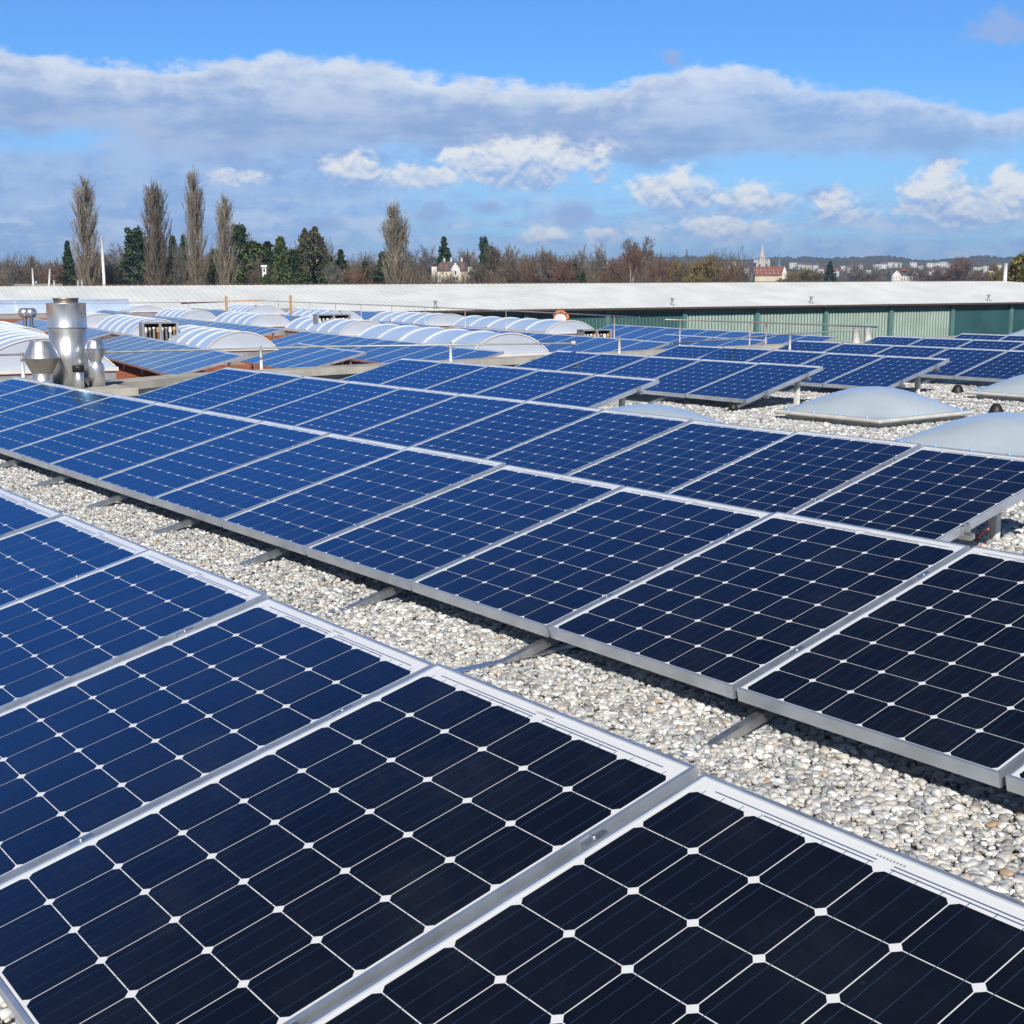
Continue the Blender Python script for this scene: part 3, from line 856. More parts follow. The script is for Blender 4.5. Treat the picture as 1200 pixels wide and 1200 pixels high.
# ------------------------------------------------------------------ arched skylights
def barrel(bx1, by, w, L, base, rise, label, nrib=6, skirt=None, thick=1):
    """axis along bx, right-hand end at bx1; base = height of its springing"""
    rt = empty('arched_skylight', B2W(bx1, by, 0), (0, 0, -TH))
    n = 18
    rad = (w * w / 4 + rise * rise) / (2 * rise); a0 = math.asin(min(1, w / 2 / rad))
    if rise > w / 2: a0 = math.pi / 2
    def prof(off=0.0):
        return [((rad + off) * math.sin(-a0 + 2 * a0 * i / n), (rad + off) * math.cos(-a0 + 2 * a0 * i / n) - rad * math.cos(a0) + base) for i in range(n + 1)]
    P = prof()
    m = MB()
    k0 = len(m.v)
    for x in (-L, 0):
        m.v += [(x, p[0], p[1]) for p in P]
    for i in range(n):
        m.f.append([k0 + i, k0 + n + 1 + i, k0 + n + 2 + i, k0 + i + 1]); m.mi.append(m.slot(MT['poly'])); m.smooth.append(True)
    m.build('glazing', rt)
    for x in (-L + 0.005, -0.005):
        m = MB(); m.face([(x, p[0] * 0.995, base + (p[1] - base) * 0.99) for p in (P if x > -1 else P[::-1])][::-1], MT['polyend']); m.build('end_wall', rt)
    Q = prof(0.028)
    for k in range(nrib):
        x = -L + (L - 0.0) * k / (nrib - 1)
        hw = 0.075 if k == 2 and thick else 0.04
        a_, b_ = max(-L - 0.012, x - hw), min(0.012, x + hw)
        m = MB(); k0 = len(m.v)
        for xx in (a_, b_):
            m.v += [(xx, p[0], p[1]) for p in P]; m.v += [(xx, p[0], p[1]) for p in Q]
        N = n + 1
        for i in range(n):
            A = k0; B_ = k0 + N; C_ = k0 + 2 * N; D_ = k0 + 3 * N
            for q in ((B_ + i, D_ + i, D_ + i + 1, B_ + i + 1), (A + i, B_ + i, B_ + i + 1, A + i + 1), (C_ + i, C_ + i + 1, D_ + i + 1, D_ + i)):
                m.f.append(list(q)); m.mi.append(m.slot(MT['rib'])); m.smooth.append(False)
        m.build('rib', rt)
    m = MB()
    sk = -0.38
    m.box(-L - 0.06, 0.06, -w / 2 - 0.06, w / 2 + 0.06, base - 0.07, base - 0.003, MT['rib']); m.build('sill', rt)
    m = MB()
    m.box(-L - 0.02, 0.02, -w / 2 - 0.02, w / 2 + 0.02, sk, base - 0.0705, MT['slate'] if skirt == 'slate' else MT['flash']); m.build('curb', rt)
    tag(rt, label, 'skylight', 'arched skylights on the red roof')
    return rt


for bx, by0, by1, far, za, lab in [
    (-30.7, 7.36, 8.94, -36.0, .35, 'arched opal skylight with white ribs just behind the near panel field'),
    (-37.5, 12.87, 14.45, -42.9, .35, 'arched opal skylight behind the second field, next to a dark vent flap'),
    (-25.4, 11.56, 13.35, -32.6, .40, 'widest arched skylight, right of the thin handrail post'),
    (-35.5, 18.6, 20.25, -42.4, .30, 'arched skylight below the green wall with a dark vent box at its end'),
    (-44.0, 18.25, 20.1, -49.6, .33, 'long arched skylight left of the green wall, under the white roof'),
    (-52.0, 17.2, 18.8, -57.6, .33, 'distant arched skylight with an open dark flap on its flank'),
    (-46.6, 12.74, 14.2, -51.9, .35, 'arched skylight in the middle of the distant arches'),
    (-54.0, 12.0, 13.4, -59.3, .37, 'distant arched skylight behind the grey cabinets'),
    (-64.0, 17.4, 19.2, -69.0, .36, 'far arched skylight under the tall timber post'),
    (-49.0, 7.2, 8.9, -54.0, .40, 'arched skylight showing its pale end right of the tall chimney'),
    (-40.2, 7.4, 9.0, -46.2, .42, 'arched skylight behind the grey combiner cabinets'),
    (-73.0, 13.5, 15.3, -78.0, .28, 'farthest arched skylight, at the foot of the white roof'),
    (-36.5, 3.35, 4.75, -42.5, .36, 'arched skylight at the left edge behind the tall chimney'),
]:
    barrel(bx, (by0 + by1) / 2, by1 - by0, bx - far, 0.0, za, lab)
barrel(-24.6, 3.05, 2.35, 8.2, 0.02, 0.52, 'large near arched skylight behind the steel flues at the left edge', 8, 'slate')
# skylight lying crosswise at the far edge of the red roof
def cross_barrel():
    rt = empty('arched_skylight', B2W(-77.4, -6.0, 0), (0, 0, -TH - math.pi / 2))
    rt2 = None
    return rt
cb = barrel(0, 0, 2.6, 42.0, -0.05, 0.62, 'very long skylight lying crosswise along the far left roof edge', 8)
cb.location = B2W(-77.3, 14.2, 0); cb.rotation_euler = (0, 0, -TH + math.pi / 2)


# ------------------------------------------------------------------ dome rooflights on the gravel roof
def dome_meshes(w, l, rise):
    n = 20; m = MB(); mi = m.slot(MT['dome']); k0 = 0
    for i in range(n + 1):
        for j in range(n + 1):
            a, b = -1 + 2 * i / n, -1 + 2 * j / n
            fx, fy = 1 - abs(a) ** 2.0, 1 - abs(b) ** 2.0
            z = rise * (fx * fy) ** 0.80
            m.v.append((a * w / 2, b * l / 2, z))
    for i in range(n):
        for j in range(n):
            q = i * (n + 1) + j
            m.f.append([q, q + n + 1, q + n + 2, q + 1]); m.mi.append(mi); m.smooth.append(True)
    d = m.mesh('dome')
    e = 0.045
    m = MB(); m.box(-w / 2 - e, w / 2 + e, -l / 2 - e, l / 2 + e, -0.045, -0.002, MT['curb']); fl = m.mesh('flange')
    m = MB(); m.box(-w / 2 + .06, w / 2 - .06, -l / 2 + .06, l / 2 - .06, -0.14, -0.046, MT['curb']); cu = m.mesh('curb')
    m = MB(); m.lathe([(0.017, 0.0), (0.017, 0.010), (0.010, 0.019)], MT['screw'], 10); sc = m.mesh('screw')
    return d, fl, cu, sc


DM = dome_meshes(1.34, 1.50, 0.25)


def dome(x, y, z, label, rz=0.0):
    rt = empty('dome_rooflight', (x, y, z), (0, 0, rz))
    link_mesh('dome', DM[0], rt)
    f = link_mesh('flange', DM[1], rt); bv = f.modifiers.new('bevel', 'BEVEL'); bv.width = 0.02; bv.segments = 3
    link_mesh('curb', DM[2], rt)
    w, l = 1.34, 1.50
    for sx in (-0.78, -0.26, 0.26, 0.78):
        for sgn in (-1, 1):
            s_ = link_mesh('screw', DM[3], rt); s_.location = (sx * w / 2, sgn * (l / 2 + 0.012), -0.002)
            s_ = link_mesh('screw', DM[3], rt); s_.location = (sgn * (w / 2 + 0.012), sx * l / 2, -0.002)
    tag(rt, label, 'skylight', 'square dome rooflights in the gravel')
    return rt


dome(-9.22, 11.72, 0.115, 'square opal dome rooflight standing free in the gravel, fully in view')
dome(-6.66, 10.28, 0.115, 'opal dome rooflight partly hidden by the right end of the third panel row')
dome(-9.42, 15.45, 0.115, 'opal dome rooflight at the right edge beyond the others')
dome(-9.66, 8.82, 0.06, 'opal dome rooflight peeping over the third panel row, lowest in view')
dome(-14.6, 24.0, 0.42, 'far opal dome rooflight peeping over the last panel rows')

# lightning wire on black holders
def holder(x, y, label):
    m = MB(); m.lathe([(0.085, 0.0), (0.085, 0.02), (0.06, 0.09), (0.035, 0.12), (0.012, 0.125)], MT['black'], 20)
    tag(m.build('wire_holder', loc=(x, y, 0)), label, 'wire holder', 'black wire holders on the gravel')
h1, h2 = on_z(1122, 462, 0.0), on_z(1167, 486, 0.0)
holder(h1.x, h1.y, 'small black cone holder standing on the gravel below the sixth row end')
holder(h2.x, h2.y, 'black cone holder just behind the right hand dome rooflight')
m = MB(); p0, p1, p2, p3 = on_z(1075, 459, .09), on_z(1122, 458, .125), on_z(1167, 478, .125), on_z(1215, 484, .10)
m.tube([(h1.x - 2.6, h1.y - 0.1, .08), (h1.x, h1.y, .128), (h1.x + 1.6, h1.y - 0.5, .10)], 0.005, MT['pipe'], 6)
tag(m.build('lightning_wire'), 'thin grey lightning wire on the farther black cone holder', 'wire')
m = MB(); m.tube([(h2.x - 2.2, h2.y + 0.2, .08), (h2.x, h2.y, .128), (h2.x + 2.0, h2.y - 0.2, .09)], 0.005, MT['pipe'], 6)
tag(m.build('lightning_wire'), 'thin grey lightning wire on the nearer black cone holder', 'wire')
m = MB(); a_, b_ = on_z(1146, 633, .05), on_z(1158, 620, .16)
m.tube([(a_.x, a_.y, .02), (a_.x, a_.y, .06), tuple((a_ + b_) / 2 + Vector((0, 0, .02))), tuple(b_)], 0.006, MT['red_wire'], 6)
tag(m.build('red_cable'), 'short red cable under the right end of the third row', 'cable')


# ------------------------------------------------------------------ flues on the plinth
Z0 = 0.30
ch = empty('chimney', (-15.80, 5.29, Z0))
m = MB(); m.lathe([(0.214, 0.0), (0.214, 0.685)], MT['steel'], 48); m.build('flue_pipe', ch)
m = MB(); m.lathe([(0.220, 0.678), (0.226, 0.682), (0.226, 0.692), (0.222, 0.70), (0.222, 0.950), (0.228, 0.957), (0.228, 0.963)], MT['steel'], 48)
m.lathe([(0.005, 0.9635), (0.222, 0.9636)], MT['stained'], 48, cap=False); m.build('outer_shell', ch)
m = MB(); m.lathe([(0.138, 0.964), (0.138, 1.005), (0.150, 1.008), (0.150, 1.022), (0.12, 1.022), (0.12, 0.98), (0.005, 0.98)], MT['stained'], 40, cap=False); m.build('flue_mouth', ch)
m = MB(); m.box(-0.002, 0.002, -0.2158, -0.213, 0.02, 0.67, MT['stained']); o_ = m.build('seam', ch); o_.rotation_euler = (0, 0, R(80))
tag(ch, 'tall stainless steel chimney, the biggest of the four flues', 'chimney')

cw = empty('vent_cowl', (-15.52, 4.88, Z0))
m = MB(); m.lathe([(0.118, -0.02), (0.112, 0.18)], MT['steel'], 36); m.build('pipe', cw)
m = MB(); m.lathe([(0.112, 0.18), (0.116, 0.184), (0.198, 0.345), (0.203, 0.352)], MT['stained'], 40, cap=False); m.build('lower_cone', cw)
m = MB(); m.lathe([(0.203, 0.3525), (0.197, 0.362), (0.117, 0.535), (0.112, 0.545), (0.10, 0.545), (0.10, 0.52)], MT['steel'], 40, cap=False)
m.lathe([(0.10, 0.525), (0.005, 0.525)], MT['shadowbox'], 40, cap=False); m.build('upper_cone', cw)
tag(cw, 'flared double cone steel vent cowl left of the tall chimney', 'vent')

bv_ = empty('vent_cowl', (-15.50, 5.50, Z0))
m = MB(); m.lathe([(0.092, 0.0), (0.092, 0.215), (0.088, 0.245), (0.060, 0.285)], MT['steel'], 36); m.build('pipe', bv_)
m = MB(); m.lathe([(0.060, 0.285), (0.064, 0.297), (0.078, 0.318), (0.096, 0.344), (0.110, 0.375), (0.118, 0.404), (0.120, 0.425)], MT['bright'], 36, cap=False); m.build('lower_bowl', bv_)
m = MB(); m.lathe([(0.121, 0.4255), (0.120, 0.448), (0.114, 0.475), (0.104, 0.502), (0.091, 0.528), (0.076, 0.550), (0.060, 0.553)], MT['bright'], 36); m.build('upper_bowl', bv_)
tag(bv_, 'ball headed polished steel vent right of the tall chimney', 'vent')

sv_ = empty('vent_pipe', (-15.30, 5.22, Z0))
m = MB(); m.lathe([(0.058, 0.0), (0.058, 0.20)], MT['steel'], 28); m.build('pipe', sv_)
m = MB(); m.lathe([(0.066, 0.195), (0.066, 0.262), (0.055, 0.268)], MT['black'], 28); m.build('cap', sv_)
tag(sv_, 'short steel vent pipe with a black cap in front of the chimney', 'vent')

for k, (px, lab) in enumerate(((29, 'left one of two small shiny ball vents on the far roof'), (36.5, 'right one of two small shiny ball vents on the far roof'))):
    p = on_z(px, 373, 0.35)
    m = MB(); m.lathe([(0.06, -0.75), (0.06, -0.02), (0.15, 0.07), (0.20, 0.16), (0.17, 0.27), (0.10, 0.33)], MT['bright'], 24)
    tag(m.build('ball_vent', loc=p), lab, 'vent', 'small ball vents on the far roof')


# ------------------------------------------------------------------ handrails and pipes
def railing(pts, r_, posts, label, m_=None, cat='handrail', postr=0.022):
    rt = empty('handrail', pts[0])
    off = Vector(pts[0])
    m = MB(); m.tube([Vector(p) - off for p in pts], r_, m_ or MT['pipe'], 10); m.build('bar', rt)
    for (b_, t_) in posts:
        m = MB(); m.tube([Vector(b_) - off, Vector(t_) - off], postr, MT['white'], 10); m.build('post', rt)
    tag(rt, label, cat, 'thin rails along the roof edges')
    return rt


ZP = 0.6
P0, P1, P2, P3 = on_z(-60, 417.5, ZP), on_z(150, 412.3, ZP), on_z(370, 406.3, ZP), on_z(672, 402.2, ZP)
def post_at(px, ytop, zb):
    # a post under the pipe at photo column px
    t_ = on_z(px, ytop, ZP + 0.02)
    return ((t_.x, t_.y, zb), (t_.x, t_.y, ZP + 0.02))
railing([P0, P1, P2, P3], 0.013, [post_at(25.5, 413, 0.1), post_at(305.5, 405.5, 0.1), post_at(528, 400.5, 0.1)], 'thin grey handrail on three white posts along the parapet')
m = MB(); m.lathe([(0.03, -0.04), (0.04, -0.02), (0.04, 0.02), (0.03, 0.04)], MT['pipe'], 12)
e_ = m.build('rail_coupling', loc=P3); e_.rotation_euler = (0, R(90), R(50)); tag(e_, 'small clamp coupling at the free end of the parapet handrail', 'coupling')
Q = [on_z(px, py, ZP) for px, py in ((788, 402.7), (845, 398.2), (900, 393.2), (960, 389.5), (1006, 386.6))]
railing(Q, 0.013, [post_at(726, 395, 0.1), post_at(926, 390.5, 0.1)], 'slanting grey handrail rising behind the fifth panel row')
ZF = 0.62
F1 = [on_z(px, py, ZF) for px, py in ((-40, 356), (90, 355.6), (200, 354.5), (312, 352.6), (372, 355), (455, 358), (540, 361.6), (640, 366.4), (749, 371.8))]
def fpost(px, py, zb=-0.38):
    t_ = on_z(px, py, ZF)
    return ((t_.x, t_.y, zb), (t_.x, t_.y, ZF))
railing(F1, 0.017, [fpost(221, 354.5), fpost(326, 353), fpost(363, 355), fpost(393, 356), fpost(423, 357), fpost(459, 358.5), fpost(498, 360.5), fpost(545, 362), fpost(593, 364.5), fpost(720, 370.5)], 'long far handrail on many short posts below the white roof', postr=0.013)
F2 = [on_z(px, py, ZF) for px, py in ((780, 374.5), (840, 376.2), (900, 378.2), (960, 380.6), (1029, 383.4))]
railing(F2, 0.015, [fpost(797, 375), fpost(879, 377.5), fpost(898, 378)], 'far grey rail in front of the pale part of the green wall', postr=0.014)
for k, px in enumerate((1003, 1016)):
    t_ = on_z(px, 384, ZF); b_ = on_z(px - 3, 402, 0.0)
    m = MB(); m.tube([(t_.x, t_.y, ZF), (t_.x + (0.12 if k else 0.05), t_.y, -0.02)], [0.06, 0.09], MT['post'], 8)
    tag(m.build('rail_stand'), '%s pale slanted stand at the end of the far rail' % ('left' if k == 0 else 'right'), 'stand', 'pale stands of the far rail')
# timber posts and rail among the far skylights
for px, y0_, y1_, lab in ((265, 347, 362, 'tall bare timber post left of the middle in front of the white roof'), (340.5, 346, 358, 'thin timber post right of the taller one before the white roof')):
    t_ = on_z(px, y0_, 0.95)
    m = MB(); m.box(-0.04, 0.04, -0.04, 0.04, -0.38, 0.95, MT['wood']); tag(m.build('timber_post', loc=(t_.x, t_.y, 0)), lab, 'post')
t0_, t1_ = on_z(212, 355.6, 0.55), on_z(310, 351.3, 0.62)
m = MB(); m.tube([t0_, t1_], 0.035, MT['wood'], 6); tag(m.build('timber_rail'), 'long orange timber rail nailed across the taller timber post', 'rail')

# ------------------------------------------------------------------ electrical boxes, hose reel on the red roof
def combiner(px, py, w, d, h, label, zo=0.0):
    p = on_z(px, py, zo)
    rt = empty('combiner_box', p, (0, 0, -TH))
    zf = -0.38 - zo
    m = MB(); m.box(-d, 0, -w / 2, w / 2, zf, zf + 0.03, MT['flash']); m.box(-d, 0, -w / 2, w / 2, h - 0.03, h, MT['flash'])
    m.box(-d, -d + 0.03, -w / 2, w / 2, zf + 0.031, h - 0.031, MT['shadowbox'])
    for y in (-w / 2, -0.03, w / 2 - 0.06):
        m.box(-d + 0.031, 0, y, y + 0.06, zf + 0.031, h - 0.031, MT['flash'])
    m.build('case', rt)
    k = 0
    for i in range(8):
        y = -w / 2 + 0.10 + i * (w - 0.2) / 7
        m = MB(); zb_ = h - 0.26; m.lathe([(0.03, zf + 0.032), (0.03, zb_ + 0.05 * (i % 3)), (0.05, zb_ + 0.01 + 0.05 * (i % 3)), (0.03, zb_ + 0.14)], (MT['white'], MT['pipe'], MT['white'], MT['wood'])[i % 4], 10, (-0.06, y)); m.build('fuse_holder', rt)
    tag(rt, label, 'electrical box', 'open electrical boxes by the skylights')
combiner(188.5, 395, 0.92, 0.4, 0.37, 'open grey electrical cabinet with white fuses left of the near skylight', 0.12)
combiner(700, 395, 0.92, 0.3, 0.20, 'open dark electrical box at the end of the skylight below the green wall')
combiner(391.5, 374, 1.10, 0.4, 0.15, 'open dark electrical box between the two middle skylights', 0.34)

p = on_z(657, 374.5, 0.12)
hr = empty('hose_reel', p, (0, 0, R(20)))
m = MB()
for k in range(40):
    pass
rr = MB(); rr.tube([(0.30 * math.cos(a * 0.35), 0.05 * math.sin(a * 1.7), 0.30 * math.sin(a * 0.35)) for a in range(0, 19)], 0.05, MT['orange'], 8); rr.build('hose', hr)
m = MB(); m.lathe([(0.22, -0.08), (0.24, 0.0), (0.22, 0.08)], MT['white'], 20); o_ = m.build('drum', hr); o_.rotation_euler = (R(90), 0, 0)
m = MB(); m.box(-0.25, 0.25, -0.15, 0.15, -0.50, -0.3, MT['rail']); m.build('stand', hr)
tag(hr, 'orange hose coiled on a white reel in front of the green wall', 'hose reel')


# ------------------------------------------------------------------ the long white roofed hall with the green wall
def hall():
    rt = empty('warehouse', B2W(-80, 40, GROUND), (0, 0, -TH))
    # local: x = bx + 80 (towards us positive), y = by - 40, z from the ground
    E, RZ = 1.50 - 1.87 - GROUND, 1.50 - 0.215 - GROUND
    y0, y1, xr, xb = -105.0, 71.0, -8.0, -18.0
    hip = 51.4
    m = MB(); k0 = 0
    mi = m.slot(MT['roofwhite'])
    # front slope with standing ribs
    step = 0.42; n = int((y1 - y0) / step)
    def top(y):                            # ridge end is hipped
        return xr if y <= hip else xr + (xr * -1 + 0.35) * (y - hip) / (y1 + 0.6 - hip)
    ys = []
    for i in range(n):
        a = y0 + i * step
        ys += [(a, 0), (a + step * 0.80, 0), (a + step * 0.84, 0.022), (a + step * 0.96, 0.022)]
    for (y, h) in ys:
        tx = top(y); fz = (0.35 - tx) / (0.35 - xr)
        m.v.append((0.35, y, E + h)); m.v.append((tx, y, E + (RZ - E) * fz + h))
    for i in range(len(ys) - 1):
        m.f.append([2 * i, 2 * i + 2, 2 * i + 3, 2 * i + 1]); m.mi.append(mi); m.smooth.append(False)
    k = len(m.v)
    m.v += [(xr - 0.1, y0, RZ), (xr - 0.1, hip, RZ), (xb, hip, E), (xb, y0, E), (0.34, y1 + 0.55, E - 0.02), (xb, y1 + 0.55, E)]
    for q in ((k, k + 3, k + 2, k + 1), (k + 1, k + 2, k + 5, k + 4)):
        m.f.append(list(q)); m.mi.append(mi); m.smooth.append(False)
    m.build('roof', rt)
    m = MB(); m.box(xr - 0.18, xr + 0.10, y0, hip + 0.2, RZ + 0.046, RZ + 0.085, MT['gutter']); m.build('ridge_cap', rt)
    m = MB(); m.box(0.30, 0.46, y0, y1, E - 0.13, E - 0.012, MT['gutter']); m.build('gutter', rt)
    # wall bays: columns at photo columns 713, 800, 887, 964, 1036, 1104, 1170
    first, bay = 46.7 - 40, 6.25
    m = MB(); m.box(xb + 0.2, -0.3, y0 + 0.2, y1 - 0.2, 0, E - 0.2, MT['darkgreen']); m.build('wall', rt)
    kmin, kmax = -15, 10
    for k in range(kmin, kmax + 1):
        y = first + k * bay
        if y < y0 + 1 or y > y1 - 1: continue
        m = MB(); m.box(-0.30, 0.0, y - 0.17, y + 0.17, 0, E - 0.14, MT['steelgreen']); m.build('column', rt)
        if y + bay > y1 - 0.5: continue
        a, b = y + 0.172, y + bay - 0.172
        pale = 1 <= k <= 4
        # head band
        m = MB()
        if k >= 5:
            m.box(-0.298, -0.16, a, b, 0.6, E - 0.15, MT['glassgreen'])
            m.box(-0.158, -0.135, a, b, E - 0.62, E - 0.56, MT['steelgreen'])
            m.build('glazing', rt)
        else:
            q = 21; w_ = (b - a) / q
            for i in range(q):
                m.box(-0.298, -0.16, a + i * w_, a + i * w_ + w_ * 0.62, 0.6, E - (0.55 if pale else 0.35), MT['palegreen'] if pale else MT['darkgreen'])
                m.box(-0.298, -0.21, a + i * w_ + w_ * 0.625, a + (i + 1) * w_ - 0.002, 0.6, E - (0.55 if pale else 0.35), MT['steelgreen'] if not pale else MT['steelgreen'])
            m.build('cladding', rt)
            m = MB(); m.box(-0.298, -0.13, a, b, E - (0.54 if pale else 0.34), E - 0.15, MT['steelgreen']); m.build('head_band', rt)
    tag(rt, 'long warehouse with a white ribbed roof and a green glazed wall', 'warehouse')
    return E, RZ


hall()


def W2(px, bx, Z):                         # point at bx-plane of the hall seen at photo column px
    d = ray(px, 340); n = Vector((math.cos(TH), -math.sin(TH), 0))
    k = bx / (d[0] * n.x + d[1] * n.y)
    return Vector((d[0] * k, d[1] * k, Z))


for k, (px, lab) in enumerate(((510, 'leftmost small roof vent on the white eave'), (788, 'second small roof vent from the left on the white eave'), (951, 'third small roof vent from the left on the white eave'), (1159, 'rightmost small roof vent on the white eave'))):
    p = W2(px, -80.3, -0.30)
    m = MB(); m.lathe([(0.16, 0.05), (0.10, 0.14), (0.08, 0.16), (0.08, 0.46), (0.15, 0.48), (0.15, 0.56)], MT['flash'], 12); m.box(-0.45, 0.1, -0.05, 0.35, 0.03, 0.10, MT['flash'])
    tag(m.build('roof_vent', loc=p), lab, 'roof vent', 'small vents on the white eave')
for px, yt, r_, lab in ((39.5, 315, 0.055, 'short white pole at the far left behind the roof ridge'), (57, 316, 0.06, 'white pole leaning slightly, second from the left on the ridge'), (122.5, 281, 0.085, 'tallest white pole on the ridge, beside the first poplar'),
                        (64, 328.5, 0.06, 'stub of a grey pole right of the leaning one'), (92, 329, 0.05, 'short grey stub left of the tall white pole'), (96.5, 328.5, 0.05, 'short grey stub nearest the tall white pole'), (1177, 311, 0.16, 'stout pale pole on the ridge at the far right')):
    b_ = W2(px, -88.6, 0.9)
    D = np.dot(np.array([b_.x, b_.y]), np.array([_f[0], _f[1]])) / math.hypot(_f[0], _f[1])
    zt = H + (333.0 - yt - (0.0 if px < 600 else 3.0) - 1.5) * D / F_PX
    lean = 0.12 if px == 57 else 0.0
    m = MB(); m.tube([(0, 0, 0.0), (lean, lean, zt - 0.9)], r_, MT['white'], 10)
    tag(m.build('mast', loc=b_), lab, 'pole', 'poles along the white roof ridge')
b_ = W2(45, -88.9, 1.25)
m = MB(); m.box(-0.5, 0.3, -1.4, 1.4, -0.2, 0.16, MT['pipe']); m.lathe([(0.12, 0.161), (0.16, 0.25), (0.10, 0.36)], MT['white'], 12, (0.0, -0.2))
o_ = m.build('roof_unit', loc=b_); o_.rotation_euler = (0, 0, -TH); tag(o_, 'flat blue grey unit on the ridge between two white poles', 'roof unit')


# ------------------------------------------------------------------ trees
def bark(name, a, isl):
    return mat(name, a, 0.95, 0.0, island=isl, spec=0.1)


MT['bark'] = bark('grey_bark', (0.17, 0.145, 0.12), 0.25)
MT['twig'] = bark('bare_twigs', (0.150, 0.118, 0.090), 0.45)
MT['twigred'] = bark('reddish_twigs', (0.175, 0.105, 0.075), 0.45)
MT['twiggrey'] = bark('grey_twigs', (0.185, 0.165, 0.145), 0.45)
MT['poplar'] = bark('poplar_twigs', (0.215, 0.180, 0.135), 0.45)
MT['poplarlimb'] = bark('poplar_limbs', (0.33, 0.29, 0.24), 0.35)
MT['birch'] = bark('birch_bark', (0.55, 0.53, 0.49), 0.15)
MT['olive'] = bark('olive_twigs', (0.20, 0.155, 0.07), 0.45)
MT['needle'] = bark('dark_needles', (0.040, 0.066, 0.030), 0.6)
MT['leaf'] = bark('ivy_leaves', (0.085, 0.115, 0.035), 0.6)
MT['brownneedle'] = bark('bronze_needles', (0.098, 0.092, 0.050), 0.5)
MT['olivefoliage'] = bark('olive_foliage', (0.17, 0.145, 0.045), 0.5)


def sticks(segs, rings=3):
    """segs: array (n, 8) of x y z x y z r0 r1 -> prisms with three sides"""
    S = np.array(segs, dtype=float); A, B_ = S[:, :3], S[:, 3:6]
    d = B_ - A; L = np.linalg.norm(d, axis=1, keepdims=True) + 1e-9; d = d / L
    h = np.where(np.abs(d[:, 2:3]) > 0.9, np.array([[1.0, 0, 0]]), np.array([[0, 0, 1.0]]))
    p = np.cross(d, h); p /= np.linalg.norm(p, axis=1, keepdims=True); q = np.cross(d, p)
    V = []
    for k in range(3):
        w = 2 * math.pi * k / 3
        V.append(A + (p * math.cos(w) + q * math.sin(w)) * S[:, 6:7])
    for k in range(3):
        w = 2 * math.pi * k / 3
        V.append(B_ + (p * math.cos(w) + q * math.sin(w)) * S[:, 7:8])
    V = np.stack(V, 1)                     # n,6,3
    f = np.array([[0, 1, 4, 3], [1, 2, 5, 4], [2, 0, 3, 5]])
    F = f[None] + (np.arange(len(S)) * 6)[:, None, None]
    return V.reshape(-1, 3), F.reshape(-1, 4)


def grow(rng, p, d, L, r_, lvl, maxlvl, segs_lo, segs_hi, split, up, spread, cut):
    n = 3 if lvl < 2 else 2
    pts = [np.array(p, float)]; dd = np.array(d, float)
    for i in range(n):
        dd = dd + rng.normal(0, 0.10, 3) + np.array([0, 0, up]); dd /= np.linalg.norm(dd)
        pts.append(pts[-1] + dd * L / n)
        r0 = r_ * (1 - 0.6 * i / n); r1 = r_ * (1 - 0.6 * (i + 1) / n)
        (segs_lo if lvl < cut else segs_hi).append([*pts[-2], *pts[-1], r0, r1])
    if lvl >= maxlvl:
        return
    k = split[lvl]
    for c in range(k):
        t = 0.25 + 0.75 * (c + rng.rand()) / k
        f = t * n; i = min(n - 1, int(f)); q = pts[i] + (pts[i + 1] - pts[i]) * (f - i)
        ax = rng.normal(size=3); ax -= ax.dot(dd) * dd; ax /= np.linalg.norm(ax)
        a = spread[lvl] * rng.uniform(0.7, 1.3)
        nd = dd * math.cos(a) + ax * math.sin(a)
        grow(rng, q, nd, L * rng.uniform(0.45, 0.68) * (1.15 - 0.4 * t), max(0.012, r_ * 0.5), lvl + 1, maxlvl, segs_lo, segs_hi, split, up, spread, cut)


def bare_meshes(seed, h, crown_m, bark_m, trunk_frac=0.28, w=0.55, twr=0.052, stems=1):
    rng = np.random.RandomState(seed); lo = []; hi = []
    for s in range(stems):
        base = np.array([rng.normal(0, 0.5), rng.normal(0, 0.5), 0]) * (stems > 1)
        th = h * trunk_frac * rng.uniform(0.9, 1.1)
        lean = np.array([rng.normal(0, .06), rng.normal(0, .06), 1]); lean /= np.linalg.norm(lean)
        top = base + lean * th; r0 = h * 0.017 / (stems ** 0.5)
        lo.append([*base, *top, r0, r0 * 0.8])
        nl = 7 if stems == 1 else 4
        lead = top + lean * h * 0.42
        lo.append([*top, *lead, r0 * 0.8, r0 * 0.25])
        for k in range(nl):
            az = 6.283 * (k + rng.rand() * 0.7) / nl; a = w * rng.uniform(0.55, 1.25)
            d = np.array([math.cos(az) * math.sin(a), math.sin(az) * math.sin(a), math.cos(a)])
            st = base + lean * (th * rng.uniform(0.75, 1.0)) if k < nl - 2 else top + lean * h * rng.uniform(0.05, 0.25)
            grow(rng, st, d, h * rng.uniform(0.40, 0.56), r0 * 0.5, 0, 3, lo, hi, (7, 6, 5), 0.06, (0.62, 0.65, 0.7), 1)
    hi = np.array(hi); hi[:, 6] = np.maximum(hi[:, 6], twr); hi[:, 7] = np.maximum(hi[:, 7], twr * 0.6)
    V, F = sticks(lo); V2, F2 = sticks(hi)
    z = V2[:, 2].max(); V *= h / z; V2 *= h / z
    return np_mesh('trunk', V, F, [bark_m]), np_mesh('crown', V2, F2, [crown_m])


